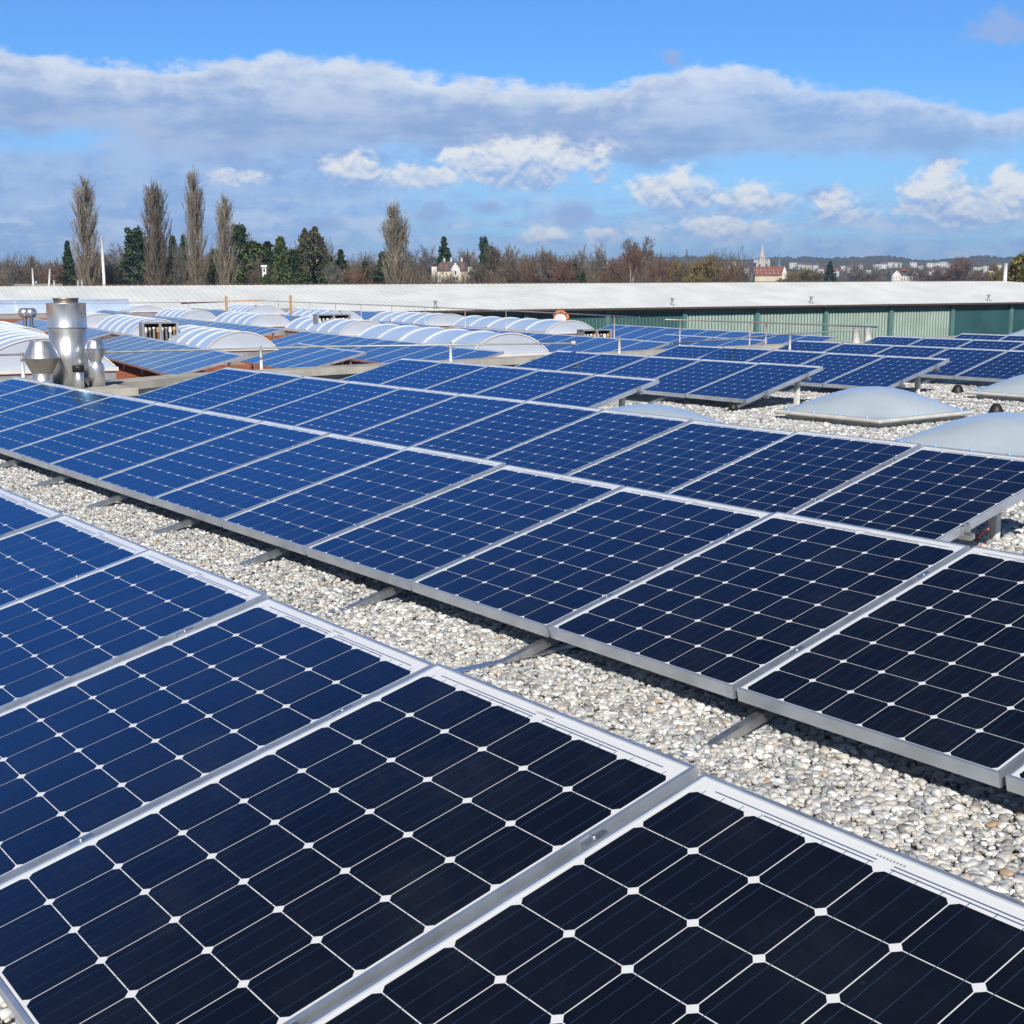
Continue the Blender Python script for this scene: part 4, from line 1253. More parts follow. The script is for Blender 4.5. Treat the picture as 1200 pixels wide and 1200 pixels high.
def poplar_meshes(seed, h, w, twin=False):
    rng = np.random.RandomState(seed); lo = []; hi = []
    axes = [(0.0, 0.0, 1.0)] if not twin else [(-0.16 * w, 0, 0.97), (0.2 * w, 0.1, 0.95)]
    for ax, ay, hs in axes:
        H_ = h * hs; n = 10; pts = [np.array([ax * (i / n) + rng.normal(0, .08), ay + rng.normal(0, .08), H_ * i / n]) for i in range(n + 1)]
        for i in range(n):
            lo.append([*pts[i], *pts[i + 1], 0.36 * (1 - i / n) + 0.03, 0.36 * (1 - (i + 1) / n) + 0.03])
        for k in range(200 if not twin else 125):
            t = rng.uniform(0.03, 0.90); f = t * n; i = min(n - 1, int(f)); p = pts[i] + (pts[i + 1] - pts[i]) * (f - i)
            az = rng.uniform(0, 6.283); out = np.array([math.cos(az), math.sin(az), 0])
            R_ = w * 0.5 * (0.86 + 0.26 * math.sin(math.pi * min(1, t * 1.1 + 0.05))) * rng.uniform(0.35, 1.05) * (0.7 if twin else 1)
            L = rng.uniform(0.12, 0.24) * h * (1 - 0.45 * t)
            lim = H_ * (1.0 - 0.20 * (R_ / (w * 0.62)) ** 1.4) * rng.uniform(0.90, 1.0)
            if p[2] + L > lim: L = max(1.2, lim - p[2])
            q = p; seg = 4
            for s in range(seg):
                e = (s + 1) / seg
                nx = p + out * R_ * (1 - (1 - e) ** 1.8) + np.array([0, 0, L * e]) + rng.normal(0, 0.06, 3)
                (lo if s < 2 else hi).append([*q, *nx, 0.075 * (1 - 0.7 * s / seg), 0.075 * (1 - 0.7 * (s + 1) / seg)])
                for c in range(4):
                    g_ = rng.rand(); b_ = q + (nx - q) * g_
                    dv = np.array([rng.normal(0, .20), rng.normal(0, .20), 1.0]) + out * 0.10; dv /= np.linalg.norm(dv)
                    l2 = rng.uniform(0.7, 2.1)
                    e2 = b_ + dv * l2
                    if e2[2] > lim + 0.9 * rng.rand(): continue
                    hi.append([*b_, *e2, 0.026, 0.012])
                    for c2 in range(2):
                        b3 = b_ + dv * l2 * rng.uniform(.3, .9); d3 = dv + rng.normal(0, .28, 3); d3 /= np.linalg.norm(d3)
                        hi.append([*b3, *(b3 + d3 * rng.uniform(.4, .9)), 0.017, 0.010])
                q = nx
    V, F = sticks(lo); V2, F2 = sticks(hi)
    return np_mesh('trunk', V, F, [MT['poplarlimb']]), np_mesh('crown', V2, F2, [MT['poplar']])


def leaf_cloud(rng, centers, radii, per, size, m, flat=0.6):
    C = np.array(centers); n = len(C) * per
    idx = np.repeat(np.arange(len(C)), per)
    v = rng.normal(size=(n, 3)); v /= np.linalg.norm(v, axis=1, keepdims=True)
    v *= (rng.rand(n, 1) ** 0.45)
    P = C[idx] + v * np.array(radii)[idx][:, None] * np.array([1, 1, flat])
    a = rng.normal(size=(n, 3)); a /= np.linalg.norm(a, axis=1, keepdims=True)
    b = rng.normal(size=(n, 3)); b -= (a * b).sum(1, keepdims=True) * a; b /= np.linalg.norm(b, axis=1, keepdims=True)
    s = size * rng.uniform(0.6, 1.3, (n, 1))
    V = np.stack([P - a * s - b * s * .5, P + a * s - b * s * .5, P + a * s + b * s * .5, P - a * s + b * s * .5], 1)
    F = np.arange(n * 4).reshape(-1, 4)
    return np_mesh('crown', V.reshape(-1, 3), F, [m])


def conifer_meshes(seed, h, w, m, kind='spruce'):
    rng = np.random.RandomState(seed); C = []; Rr = []
    n = 150
    for i in range(n):
        t = (i + rng.rand()) / n
        if kind == 'spruce':
            prof = (1 - t) ** 0.85; z = h * (0.06 + 0.94 * t)
        elif kind == 'column':
            prof = (1 - t ** 3) ** 0.6 * (0.75 + 0.25 * math.sin(9 * t + seed)); z = h * (0.04 + 0.94 * t)
        else:                              # rounded pine
            prof = math.sin(math.pi * (0.12 + 0.84 * t)) ** 0.55 * (0.8 + 0.3 * math.sin(7 * t + seed)); z = h * (0.10 + 0.88 * t)
        az = rng.uniform(0, 6.283); rr = w / 2 * prof * math.sqrt(rng.uniform(0.15, 1.0)) * rng.uniform(0.85, 1.1)
        C.append((rr * math.cos(az), rr * math.sin(az), z - (0.15 * rr if kind == 'spruce' else 0))); Rr.append(max(0.35, w * 0.13 * (0.4 + prof)) * rng.uniform(0.7, 1.3))
    cr_ = leaf_cloud(rng, C, Rr, 26, 0.24 if w < 7 else 0.30, m, 0.6 if kind == 'spruce' else 0.9)
    lo = [[0, 0, 0, 0, 0, h * 0.5, h * .018, h * .012], [0, 0, h * .5, 0, 0, h * 0.97, h * .012, 0.03]]
    for k in range(24):
        i = rng.randint(len(C)); lo.append([0, 0, C[i][2] * .93, *C[i], 0.07, 0.03])
    V, F = sticks(lo)
    return np_mesh('trunk', V, F, [MT['bark']]), cr_


def fit(pair, w):
    def xy(me):
        a = np.empty(len(me.vertices) * 3, dtype=np.float32); me.vertices.foreach_get('co', a); return a.reshape(-1, 3)
    c = xy(pair[1]); r_ = np.percentile(np.hypot(c[:, 0], c[:, 1]), 96); k = w / 2 / r_
    for me in pair:
        a = xy(me); a[:, :2] *= k; me.vertices.foreach_set('co', a.ravel()); me.update()
    return pair


VAR = {}
for i in range(4):
    VAR['bare', i] = (bare_meshes(11 + i, 16.0, MT['twig'], MT['bark'], 0.22 + 0.03 * i, 0.50 + .06 * i), 16.0, 12.0)
for i in range(2):
    VAR['grey', i] = (bare_meshes(31 + i, 17.0, MT['twiggrey'], MT['bark'], 0.26, 0.58), 17.0, 13.0)
VAR['red', 0] = (bare_meshes(51, 12.0, MT['twigred'], MT['bark'], 0.12, 0.60, stems=3), 12.0, 9.5)
VAR['olive', 0] = (bare_meshes(61, 11.0, MT['olive'], MT['bark'], 0.10, 0.62, stems=3), 11.0, 9.0)
VAR['birch', 0] = (bare_meshes(71, 18.0, MT['twigred'], MT['birch'], 0.45, 0.38, stems=2), 18.0, 8.0)
VAR['poplar', 0] = (poplar_meshes(81, 26.0, 4.4), 26.0, 4.6)
VAR['poplar', 1] = (poplar_meshes(82, 26.0, 4.2), 26.0, 4.6)
VAR['poplar', 2] = (poplar_meshes(83, 26.0, 4.6, True), 26.0, 4.6)
VAR['spruce', 0] = (conifer_meshes(91, 17.0, 7.0, MT['needle']), 17.0, 7.0)
VAR['column', 0] = (conifer_meshes(92, 16.0, 5.0, MT['needle'], 'column'), 16.0, 5.0)
VAR['ivy', 0] = (conifer_meshes(93, 15.0, 6.5, MT['leaf'], 'column'), 15.0, 6.5)
VAR['pine', 0] = (conifer_meshes(94, 17.0, 8.5, MT['needle'], 'pine'), 17.0, 8.5)
VAR['sequoia', 0] = (conifer_meshes(95, 20.0, 7.0, MT['brownneedle'], 'column'), 20.0, 7.0)
VAR['gold', 0] = (conifer_meshes(96, 11.0, 10.0, MT['olivefoliage'], 'pine'), 11.0, 10.0)
for k__, (pr_, h__, w__) in VAR.items():
    fit(pr_, w__)
NAMES = {'bare': 'bare_tree', 'grey': 'bare_tree', 'red': 'bare_tree', 'olive': 'bare_tree', 'birch': 'birch_tree', 'poplar': 'poplar_tree', 'spruce': 'spruce_tree', 'column': 'evergreen_tree', 'ivy': 'ivy_covered_tree', 'pine': 'pine_tree', 'sequoia': 'evergreen_tree', 'gold': 'golden_tree'}
PROTO = {}
rt_ = random.Random(77)


def tree(kind, var, px, ytop, wpx, D, label, group='trees beyond the white roof', ground=None):
    (mt, mc), hh, ww = VAR[kind, var]
    X, Y = at_depth(px, D)
    gz = GROUND if ground is None else ground
    ht = H + (329.3 - ytop) * D / F_PX - gz
    wd = wpx * D / F_PX * {'poplar': 1.0, 'gold': 1.0, 'sequoia': 1.3, 'pine': 1.5, 'column': 1.8, 'ivy': 1.55, 'spruce': 1.5}.get(kind, 1.5)
    if (kind, var) not in PROTO:
        o = empty(NAMES[kind]); link_mesh('trunk', mt, o); link_mesh('crown', mc, o); PROTO[kind, var] = o
    else:
        o = copy_tree(PROTO[kind, var])
    o.location = (X, Y, gz); o.rotation_euler = (0, 0, rt_.uniform(0, 6.28)); s = wd / ww
    o.scale = (s, s, ht / hh)
    tag(o, label, 'tree', group)
    return o


# poplars
tree('poplar', 0, 113, 203, 31, 255, 'tall bare poplar standing farthest left, beside the white pole')
tree('poplar', 2, 193, 206, 29, 262, 'tall bare poplar with a forked crown, second from the left')
tree('poplar', 1, 238, 196, 26, 250, 'tallest bare poplar, third from the left')
tree('poplar', 0, 272, 225, 25, 258, 'slim shorter bare poplar, right of the tallest one')
tree('poplar', 1, 467, 235, 33, 250, 'lone bare poplar standing apart between the villa and the evergreens')
# evergreens
for k_, v_, px, yt, wp, D, lab in [
    ('spruce', 0, 90, 283, 17, 300, 'small dark spruce just left of the first poplar'),
    ('pine', 0, 168, 268, 32, 295, 'big dark pine in front of the forked poplar'),
    ('column', 0, 211, 276, 15, 300, 'slim evergreen between the forked and the tallest poplar'),
    ('column', 0, 224, 275, 13, 310, 'slim evergreen touching the left side of the tallest poplar'),
    ('pine', 0, 287, 265, 26, 310, 'dark pine with a rounded head right of the slim poplar'),
    ('ivy', 0, 303, 283, 34, 280, 'broad green ivy covered tree right of the slim poplar'),
    ('column', 0, 320, 283, 20, 300, 'dark evergreen between the two ivy covered trees'),
    ('ivy', 0, 335, 278, 19, 285, 'narrow ivy covered tree, the brightest green one'),
    ('sequoia', 0, 363, 269, 18, 300, 'brown green giant evergreen, left one of the twin crowns'),
    ('sequoia', 0, 375, 267, 24, 305, 'brown green giant evergreen, right one of the twin crowns'),
    ('spruce', 0, 404, 294, 22, 290, 'dark spruce standing alone right of the twin evergreens'),
    ('column', 0, 452, 295, 16, 300, 'dark evergreen tucked left of the lone poplar'),
    ('spruce', 0, 523, 280, 20, 420, 'dark pointed conifer behind the roof of the pale villa'),
    ('pine', 0, 569, 280, 15, 420, 'dark round headed pine right of the villa tower'),
    ('sequoia', 0, 577, 290, 26, 430, 'brown green tree above the small red house'),
    ('spruce', 0, 674, 311, 14, 330, 'small pale pointed conifer amid the bare trees'),
    ('column', 0, 683, 320, 8, 330, 'tiny dark evergreen right of the small pointed conifer'),
    ('spruce', 0, 968, 309, 13, 700, 'dark slim conifer standing in the town'),
    ('ivy', 0, 362, 318, 22, 270, 'low dark green bushy tree under the twin evergreens'),
    ('ivy', 0, 386, 316, 20, 270, 'low round green bush left of the lone spruce'),
    ('ivy', 0, 252, 318, 16, 268, 'low dark bush between the two right hand poplars'),
    ('ivy', 0, 317, 321, 14, 257, 'low green bush in front of the narrow white hut'),
    ('pine', 0, 183, 284, 20, 300, 'dark pine half hidden behind the forked poplar'),
    ('ivy', 0, 259, 292, 18, 300, 'green ivy clad tree between the tallest and the slim poplar'),
    ('pine', 0, 313, 291, 22, 292, 'dark pine squeezed between the broad and the narrow ivy covered trees'),
    ('pine', 0, 350, 293, 20, 292, 'dark pine left of the twin giant evergreens'),
    ('pine', 0, 391, 301, 18, 292, 'short dark pine right of the twin giant evergreens'),
    ('column', 0, 432, 306, 12, 300, 'short dark evergreen amid bare crowns left of the lone poplar'),
    ('gold', 0, 1192, 304, 44, 260, 'golden olive leafy tree at the right edge of the picture'),
]:
    tree(k_, v_, px, yt, wp, D, lab)
# bare trees, left to right
BARE = [('bare', 0, 8, 296, 26), ('grey', 0, 26, 299, 22), ('bare', 1, 40, 295, 26), ('grey', 1, 58, 297, 26), ('red', 0, 72, 302, 26), ('red', 0, 84, 306, 20), ('bare', 2, 100, 306, 20), ('grey', 0, 146, 283, 42), ('bare', 3, 172, 300, 22), ('bare', 0, 186, 300, 18),
        ('bare', 1, 206, 290, 26), ('grey', 1, 216, 270, 22), ('bare', 2, 256, 281, 24), ('bare', 3, 268, 300, 22), ('grey', 0, 302, 271, 20), ('bare', 1, 320, 290, 18), ('grey', 1, 346, 281, 26), ('bare', 0, 332, 304, 26), ('bare', 2, 388, 277, 18), ('red', 0, 418, 314, 22),
        ('grey', 0, 437, 295, 30), ('bare', 3, 450, 306, 22), ('bare', 1, 492, 286, 38), ('grey', 1, 510, 289, 30), ('bare', 0, 540, 291, 24), ('bare', 2, 590, 285, 32), ('grey', 0, 608, 288, 28), ('red', 0, 622, 300, 28), ('red', 0, 640, 294, 30), ('bare', 3, 654, 288, 30), ('red', 0, 662, 306, 26),
        ('grey', 1, 684, 286, 20), ('grey', 0, 700, 286, 22), ('olive', 0, 694, 308, 24), ('red', 0, 716, 300, 26), ('birch', 0, 738, 280, 24), ('birch', 0, 752, 278, 26), ('red', 0, 765, 294, 26), ('birch', 0, 772, 303, 18), ('red', 0, 786, 303, 24), ('olive', 0, 800, 304, 26), ('olive', 0, 816, 298, 32),
        ('grey', 1, 830, 296, 20), ('olive', 0, 836, 308, 30), ('red', 0, 852, 312, 26), ('bare', 0, 866, 315, 20), ('olive', 0, 926, 317, 34), ('olive', 0, 946, 318, 26), ('bare', 1, 1004, 314, 24), ('grey', 0, 1018, 315, 18), ('bare', 2, 1076, 315, 26), ('red', 0, 1092, 317, 20), ('red', 0, 1116, 302, 26), ('red', 0, 1106, 316, 22), ('bare', 3, 1130, 316, 22), ('red', 0, 1148, 320, 20), ('olive', 0, 1168, 310, 22), ('bare', 0, 1194, 296, 16)]
KW = {'bare': 'bare brown tree', 'grey': 'bare grey tree', 'red': 'bare reddish bushy tree', 'olive': 'bare olive tinted tree', 'birch': 'white stemmed birch'}
MARKS = [(0, 'left of the first poplar'), (114, 'between first and second poplars'), (194, 'between second and third poplars'), (239, 'around the slim poplar'), (290, 'among evergreens left of the lone poplar'), (395, 'just left of the lone poplar'), (468, 'behind the pale villa'),
         (565, 'right of the red house'), (672, 'in the thicket before the blue hills'), (775, 'left of the church tower'), (880, 'in the town right of the church'), (1060, 'right of the white gabled house')]
BARE += [('grey', 0, 132, 296, 24), ('bare', 0, 158, 290, 24), ('bare', 2, 182, 288, 22), ('grey', 1, 228, 292, 26), ('bare', 3, 246, 290, 24), ('bare', 0, 312, 296, 26), ('grey', 0, 328, 288, 22), ('bare', 1, 352, 286, 24), ('bare', 3, 376, 290, 28), ('grey', 1, 396, 298, 22),
         ('red', 0, 426, 308, 24), ('bare', 2, 478, 296, 24), ('grey', 0, 552, 296, 26), ('bare', 1, 560, 292, 24), ('bare', 0, 600, 294, 26), ('bare', 3, 632, 292, 24), ('grey', 1, 646, 290, 26), ('bare', 2, 672, 296, 26), ('red', 0, 728, 296, 24), ('bare', 1, 744, 290, 24), ('grey', 0, 760, 296, 20), ('bare', 3, 808, 300, 24), ('bare', 2, 16, 300, 24), ('grey', 1, 50, 300, 22)]
BARE.sort(key=lambda q_: q_[2])
cnt = {}
for k_, v_, px, yt, wp in BARE:
    zone = [t_ for a, t_ in MARKS if px >= a][-1]
    cnt[k_, zone] = cnt.get((k_, zone), 0) + 1
seen = {}
for k_, v_, px, yt, wp in BARE:
    zone = [t_ for a, t_ in MARKS if px >= a][-1]
    i = seen.get((k_, zone), 0); seen[k_, zone] = i + 1
    pos = '' if cnt[k_, zone] == 1 else ', %s such from the left' % nth(i)
    D = 310 + (px * 37 % 60)
    if 120 < px < 430 and px % 3 == 0: D = 264 + (px * 7 % 10)
    if 480 < px < 560: D = 440
    if px > 880 and px < 1160: D = 620 + (px * 13 % 160)
    tree(k_, v_, px, yt, wp, D, '%s %s%s' % (KW[k_], zone, pos))


def thicket():
    """the brown mass of shrubs and young trees under the tall ones"""
    rng = np.random.RandomState(9); S = []
    n = 5200
    for i in range(n):
        px = rng.uniform(-40, 868); D = rng.uniform(330, 400)
        X, Y = at_depth(px, D)
        base = 316 - 5 * math.sin(px / 41.0) - 4 * math.sin(px / 17.0 + 1) - (5 if 130 < px < 480 else 0)
        if 500 < px < 590: base = max(base, 331); 
        yt = base + rng.uniform(-3, 10)
        ht = max(1.5, H + (329.3 - yt) * D / F_PX - GROUND)
        p = np.array([X, Y, GROUND + rng.uniform(0, 3)])
        dv = np.array([rng.normal(0, .12), rng.normal(0, .12), 1.0]); q = p + dv * ht * .6; e = q + (dv + rng.normal(0, .15, 3)) * ht * .4 * .9
        S.append([*p, *q, 0.09, 0.06]); S.append([*q, *e, 0.06, 0.02])
        for c in range(9):
            t = rng.uniform(.2, 1); b_ = p + (q - p) * t if t < .7 else q + (e - q) * (t - .7) / .3
            d2 = np.array([rng.normal(0, .6), rng.normal(0, .6), 1.0]); d2 /= np.linalg.norm(d2)
            S.append([*b_, *(b_ + d2 * rng.uniform(.8, 2.4)), 0.04, 0.02])
    V, F = sticks(S)
    mi = np.repeat(rng.randint(0, 4, len(F) // 3), 3)
    o = link_mesh('woodland', np_mesh('woodland', V, F, [MT['twig'], MT['twigred'], MT['twiggrey'], MT['olive']], False, mi))
    tag(o, 'brown mass of leafless shrubs and young trees behind the white roof', 'woodland', kind='stuff')


thicket()


# ------------------------------------------------------------------ houses, villa, church, town
MT['plaster'] = mat('white_plaster', (0.74, 0.72, 0.66), 0.85, 0.0, 0.06, 0.3)
MT['cream'] = mat('cream_plaster', (0.62, 0.55, 0.42), 0.85, 0.0, 0.10, 0.3)
MT['sandst'] = mat('pale_sandstone', (0.50, 0.48, 0.43), 0.9, 0.0, 0.18, 0.15)
MT['tile'] = mat('red_clay_tiles', (0.23, 0.085, 0.055), 0.85, 0.0, 0.2, 0.3)
MT['browntile'] = mat('brown_tiles', (0.13, 0.085, 0.065), 0.85, 0.0, 0.2, 0.3)
MT['greyroof'] = mat('grey_slate_roof', (0.10, 0.095, 0.105), 0.8, 0.0, 0.15, 0.3)
MT['brick'] = mat('red_brick', (0.33, 0.13, 0.08), 0.9, 0.0, 0.15, 0.8)
MT['glass'] = mat('dark_window', (0.03, 0.035, 0.045), 0.15)
MT['copper'] = mat('green_copper', (0.12, 0.20, 0.18), 0.7, 0.0, 0.1, 0.5)


def gable(m, w, d, h0, h1, mm, ov=0.35):
    """gable roof, ridge along x"""
    m.face([(-w / 2 - ov, -d / 2 - ov, h0 - .1), (w / 2 + ov, -d / 2 - ov, h0 - .1), (w / 2 + ov, 0, h1), (-w / 2 - ov, 0, h1)], mm)
    m.face([(-w / 2 - ov, d / 2 + ov, h0 - .1), (-w / 2 - ov, 0, h1), (w / 2 + ov, 0, h1), (w / 2 + ov, d / 2 + ov, h0 - .1)], mm)
    for s in (-1, 1):
        m.face([(s * (w / 2 + .01), -d / 2, h0), (s * (w / 2 + .01), d / 2, h0), (s * (w / 2 + .01), 0, h1 - .12)], MT['plaster'])


def house(px, D, gz, w, d, h, rh, wall, roof, label, cat='house', wins=(4, 2), turn=0.0, group=None, chim=True, name='house'):
    X, Y = at_depth(px, D)
    rt = empty(name, (X, Y, gz), (0, 0, R(53.3 + turn)))     # local -y looks at the camera
    m = MB(); m.box(-w / 2, w / 2, -d / 2, d / 2, -4, h, wall); m.build('wall', rt)
    m = MB()
    if rh > 0: gable(m, w, d, h + 0.004, h + rh, roof)
    else: m.box(-w / 2 - .2, w / 2 + .2, -d / 2 - .2, d / 2 + .2, h + 0.004, h + .4, roof)
    ro = m.build('roof', rt)
    if chim and rh > 0:
        m = MB(); m.box(w * .2, w * .2 + .7, -.9, -.2, h + rh * .5, h + rh + .9, MT['brick']); m.build('chimney', ro)
    nx, nz = wins
    for i in range(nx):
        for j in range(nz):
            x = -w / 2 + w * (i + .5) / nx; z = h * (j + .55) / nz
            m = MB(); m.box(x - w / nx * .2, x + w / nx * .2, -d / 2 - .06, -d / 2 + .1, z - h / nz * .25, z + h / nz * .25, MT['glass']); m.build('window', rt)
    tag(rt, label, cat, group)
    return rt


def steps(px0, px1, D):
    return abs(px1 - px0) * D / F_PX


# the pale villa with the corner tower
D = 390
zb = z_at(333, D); X, Y = at_depth(533, D); wv = steps(512, 556, D); top = z_at(318, D)
rt = empty('villa', (X, Y, zb - 3), (0, 0, R(53.3)))
he = top - zb + 3
m = MB(); m.box(-wv / 2, wv / 2, 0, 8, 0, he, MT['cream']); m.build('wall', rt)
m = MB()
rz = z_at(307.5, D) - zb + 3
m.face([(-wv / 2 - .3, -.3, he), (wv / 2 + .3, -.3, he), (wv / 2 - .5, 3.2, rz), (-wv / 2 + 1.8, 3.2, rz)], MT['greyroof'])
m.face([(-wv / 2 - .3, 8.3, he), (-wv / 2 + 1.8, 4.6, rz), (wv / 2 - .5, 4.6, rz), (wv / 2 + .3, 8.3, he)], MT['greyroof'])
m.face([(-wv / 2 + 1.8, 3.2, rz), (wv / 2 - .5, 3.2, rz), (wv / 2 - .5, 4.6, rz), (-wv / 2 + 1.8, 4.6, rz)], MT['greyroof'])
m.face([(-wv / 2 - .3, -.3, he), (-wv / 2 + 1.8, 3.2, rz), (-wv / 2 + 1.8, 4.6, rz), (-wv / 2 - .3, 8.3, he)], MT['greyroof'])
m.face([(wv / 2 + .3, -.3, he), (wv / 2 + .3, 8.3, he), (wv / 2 - .5, 4.6, rz), (wv / 2 - .5, 3.2, rz)], MT['greyroof'])
ro = m.build('roof', rt)
for cx in (-2.6, -0.6, 2.4):
    m = MB(); m.box(cx - .25, cx + .25, 3.4, 4.0, rz - .6, rz + 1.1, MT['cream']); m.build('chimney', ro)
for cx in (-3.4, -1.9, 2.9):
    m = MB(); m.box(cx - .4, cx + .4, 0.5, 1.6, he + .3, he + 1.3, MT['brick']); m.face([(cx - .5, .4, he + 1.31), (cx + .5, .4, he + 1.31), (cx, 1.0, he + 1.9)], MT['brick']); m.build('dormer', ro)
# stepped gable in the middle
m = MB()
gx = 0.75
for k, (hw, zz) in enumerate(((1.25, 0.7), (.95, 1.2), (.62, 1.65), (.28, 2.2))):
    m.box(gx - hw, gx + hw, -0.9 + k * .002, 0.2, he - 4 if k == 0 else he + (0, .7, 1.2, 1.65)[k] + .001, he + zz, MT['plaster'])
m.build('stepped_gable', rt)
m = MB(); m.box(-wv / 2 - .6, -wv / 2 + .9, -1.1, .6, 0, he + 1.2, MT['plaster']); m.build('corner_bay', rt)
m = MB(); m.box(-wv / 2 + 1.2, gx - 1.9, -1.6, .3, 0, he - 1.3, MT['plaster']); m.build('porch', rt)
tx = wv / 2 - .2
m = MB(); m.box(tx - .9, tx + .9, -1.0, .9, 0, he + 1.2, MT['plaster']); tw = m.build('tower', rt)
m = MB(); a0 = he + 1.204
for q in range(4):
    c4 = [(tx - 1.05, -1.15), (tx + 1.05, -1.15), (tx + 1.05, 1.05), (tx - 1.05, 1.05)]
    m.face([(*c4[q], a0), (*c4[(q + 1) % 4], a0), (tx, 0, z_at(303, D) - zb + 3)], MT['greyroof'])
m.build('tower_roof', rt)
for cx, zz in ((-4.6, 1), (-2.8, -2.2), (-1.9, -2.2), (.45, -1.5), (1.05, -1.5), (.75, 0.2), (2.9, -1.5), (tx - .3, 0.1), (tx + .35, 0.1)):
    yf = -1.13 if abs(cx - tx) < .6 else (-0.94 if abs(cx - gx) < .5 else (-1.64 if cx < -1 and cx > -4 else -0.04))
    m = MB(); m.box(cx - .22, cx + .22, yf, yf + .1, he + zz - 1.2, he + zz - .2, MT['glass']); m.build('window', rt)
tag(rt, 'pale old villa with a stepped gable, dark roof and corner tower', 'villa')

house(571.5, 400, z_at(333, 400) - 2, steps(562, 583, 400), 6, z_at(326.5, 400) - z_at(333, 400) + 2, 1.8, MT['brick'], MT['browntile'], 'small red brick house with a brown roof right of the villa', wins=(4, 1))
house(365, 330, z_at(312, 330) - 4, steps(344, 386, 330), 8, z_at(304.5, 330) - z_at(312, 330) + 4, 0.0, MT['sandst'], MT['plaster'], 'flat pale building half hidden by the twin evergreens', 'building', (5, 2), name='apartment_building')
house(316, 262, z_at(322, 262) - 1, steps(314, 318.5, 262), 1.2, z_at(313, 262) - z_at(322, 262) + 1, 0.0, MT['white'], MT['white'], 'narrow white hut glimpsed between the evergreens', 'hut', (1, 2), name='garden_hut')

# minster tower
D = 1500
X, Y = at_depth(889, D); zb = z_at(318, D)
rt = empty('church_tower', (X, Y, zb - 6), (0, 0, R(53.3)))
def zz(py): return z_at(py, D) - zb + 6
wb = steps(881, 897, D)
m = MB(); m.box(-wb / 2, wb / 2, -wb / 2, wb / 2, -6, zz(311), MT['sandst']); m.build('tower_body', rt)
m = MB(); m.box(-wb / 2 - .3, wb / 2 + .3, -wb / 2 - .3, wb / 2 + .3, zz(311) + .01, zz(310.2), MT['sandst']); m.build('gallery', rt)
for sx in (-1, 0.02, 1):
    for sy_ in (-1, 1):
        if sx == 0.02: continue
        m = MB(); q = wb / 2 - 1.1
        m.lathe([(1.3, zz(310.2)), (1.3, zz(308.3)), (0.15, zz(305.2))], MT['sandst'], 8, (sx * q, sy_ * q), False); m.build('pinnacle', rt)
m = MB(); m.lathe([(4.3, zz(310.2)), (4.2, zz(304.5)), (4.6, zz(304.4)), (4.6, zz(304.0)), (3.2, zz(303.6)), (0.25, zz(288.5))], MT['sandst'], 8, (0, 0), False); m.build('spire', rt)
for sx in (-.5, .5):
    m = MB(); m.box(sx * wb * .5 - 1.0, sx * wb * .5 + 1.0, -wb / 2 - .2, -wb / 2 + .2, zz(317), zz(312), MT['glass']); m.build('belfry_window', rt)
tag(rt, 'white gothic church tower with an openwork spire above the town', 'church tower')

D = 800
X, Y = at_depth(896, D); zb = z_at(332, D); w = steps(878, 913, D)
rt = empty('church_hall', (X, Y, zb - 2), (0, 0, R(53.3 + 6)))
def zh(py): return z_at(py, D) - zb + 2
m = MB(); m.box(-w / 2, w / 2, -5, 5, -4, zh(325), MT['cream']); m.build('wall', rt)
m = MB(); gable(m, w, 10, zh(325) + .004, zh(314.5), MT['tile']); m.build('roof', rt)
m = MB(); m.box(w / 2 - 1.8, w / 2 + .9, -5.6, -2.2, -4, zh(322), MT['plaster']); m.face([(w / 2 - 1.9, -5.62, zh(322) + .01), (w / 2 + 1.0, -5.62, zh(322) + .01), (w / 2 - .45, -5.62, zh(314.2))], MT['plaster']); m.build('gable_wall', rt)
for k in range(6):
    for j in range(2):
        cx = -w / 2 + w * (k + .6) / 7; m = MB(); yy = -3.6 + j * 1.5
        zq = zh(325) + (zh(314.5) - zh(325)) * (1 - abs(yy) / 5.0)
        m.box(cx - .24, cx + .24, yy - .4, yy, zq - .2, zq + .38, MT['sandst']); m.build('dormer', rt)
tag(rt, 'long building with a big red tiled roof below the church tower', 'building')

for px, yt, D, lab, wm, mm in ((802.5, 294.5, 1250, 'thin dark church spire rising left of the white tower', 3.6, MT['greyroof']), (909, 300.5, 1300, 'small green copper spire right of the white tower', 4.4, MT['copper'])):
    X, Y = at_depth(px, D); zb = z_at(322, D)
    rt = empty('church_spire', (X, Y, zb - 8), (0, 0, R(53.3)))
    hh = z_at(yt, D) - zb + 8
    m = MB(); m.box(-wm / 2, wm / 2, -wm / 2, wm / 2, -6, hh * .5, MT['sandst'] if mm != MT['greyroof'] else MT['browntile']); m.build('tower_body', rt)
    m = MB(); m.lathe([(wm * .62, hh * .5 + .01), (wm * .4, hh * .62), (.3, hh)], mm, 8, (0, 0), False); m.build('spire', rt)
    tag(rt, lab, 'church spire')

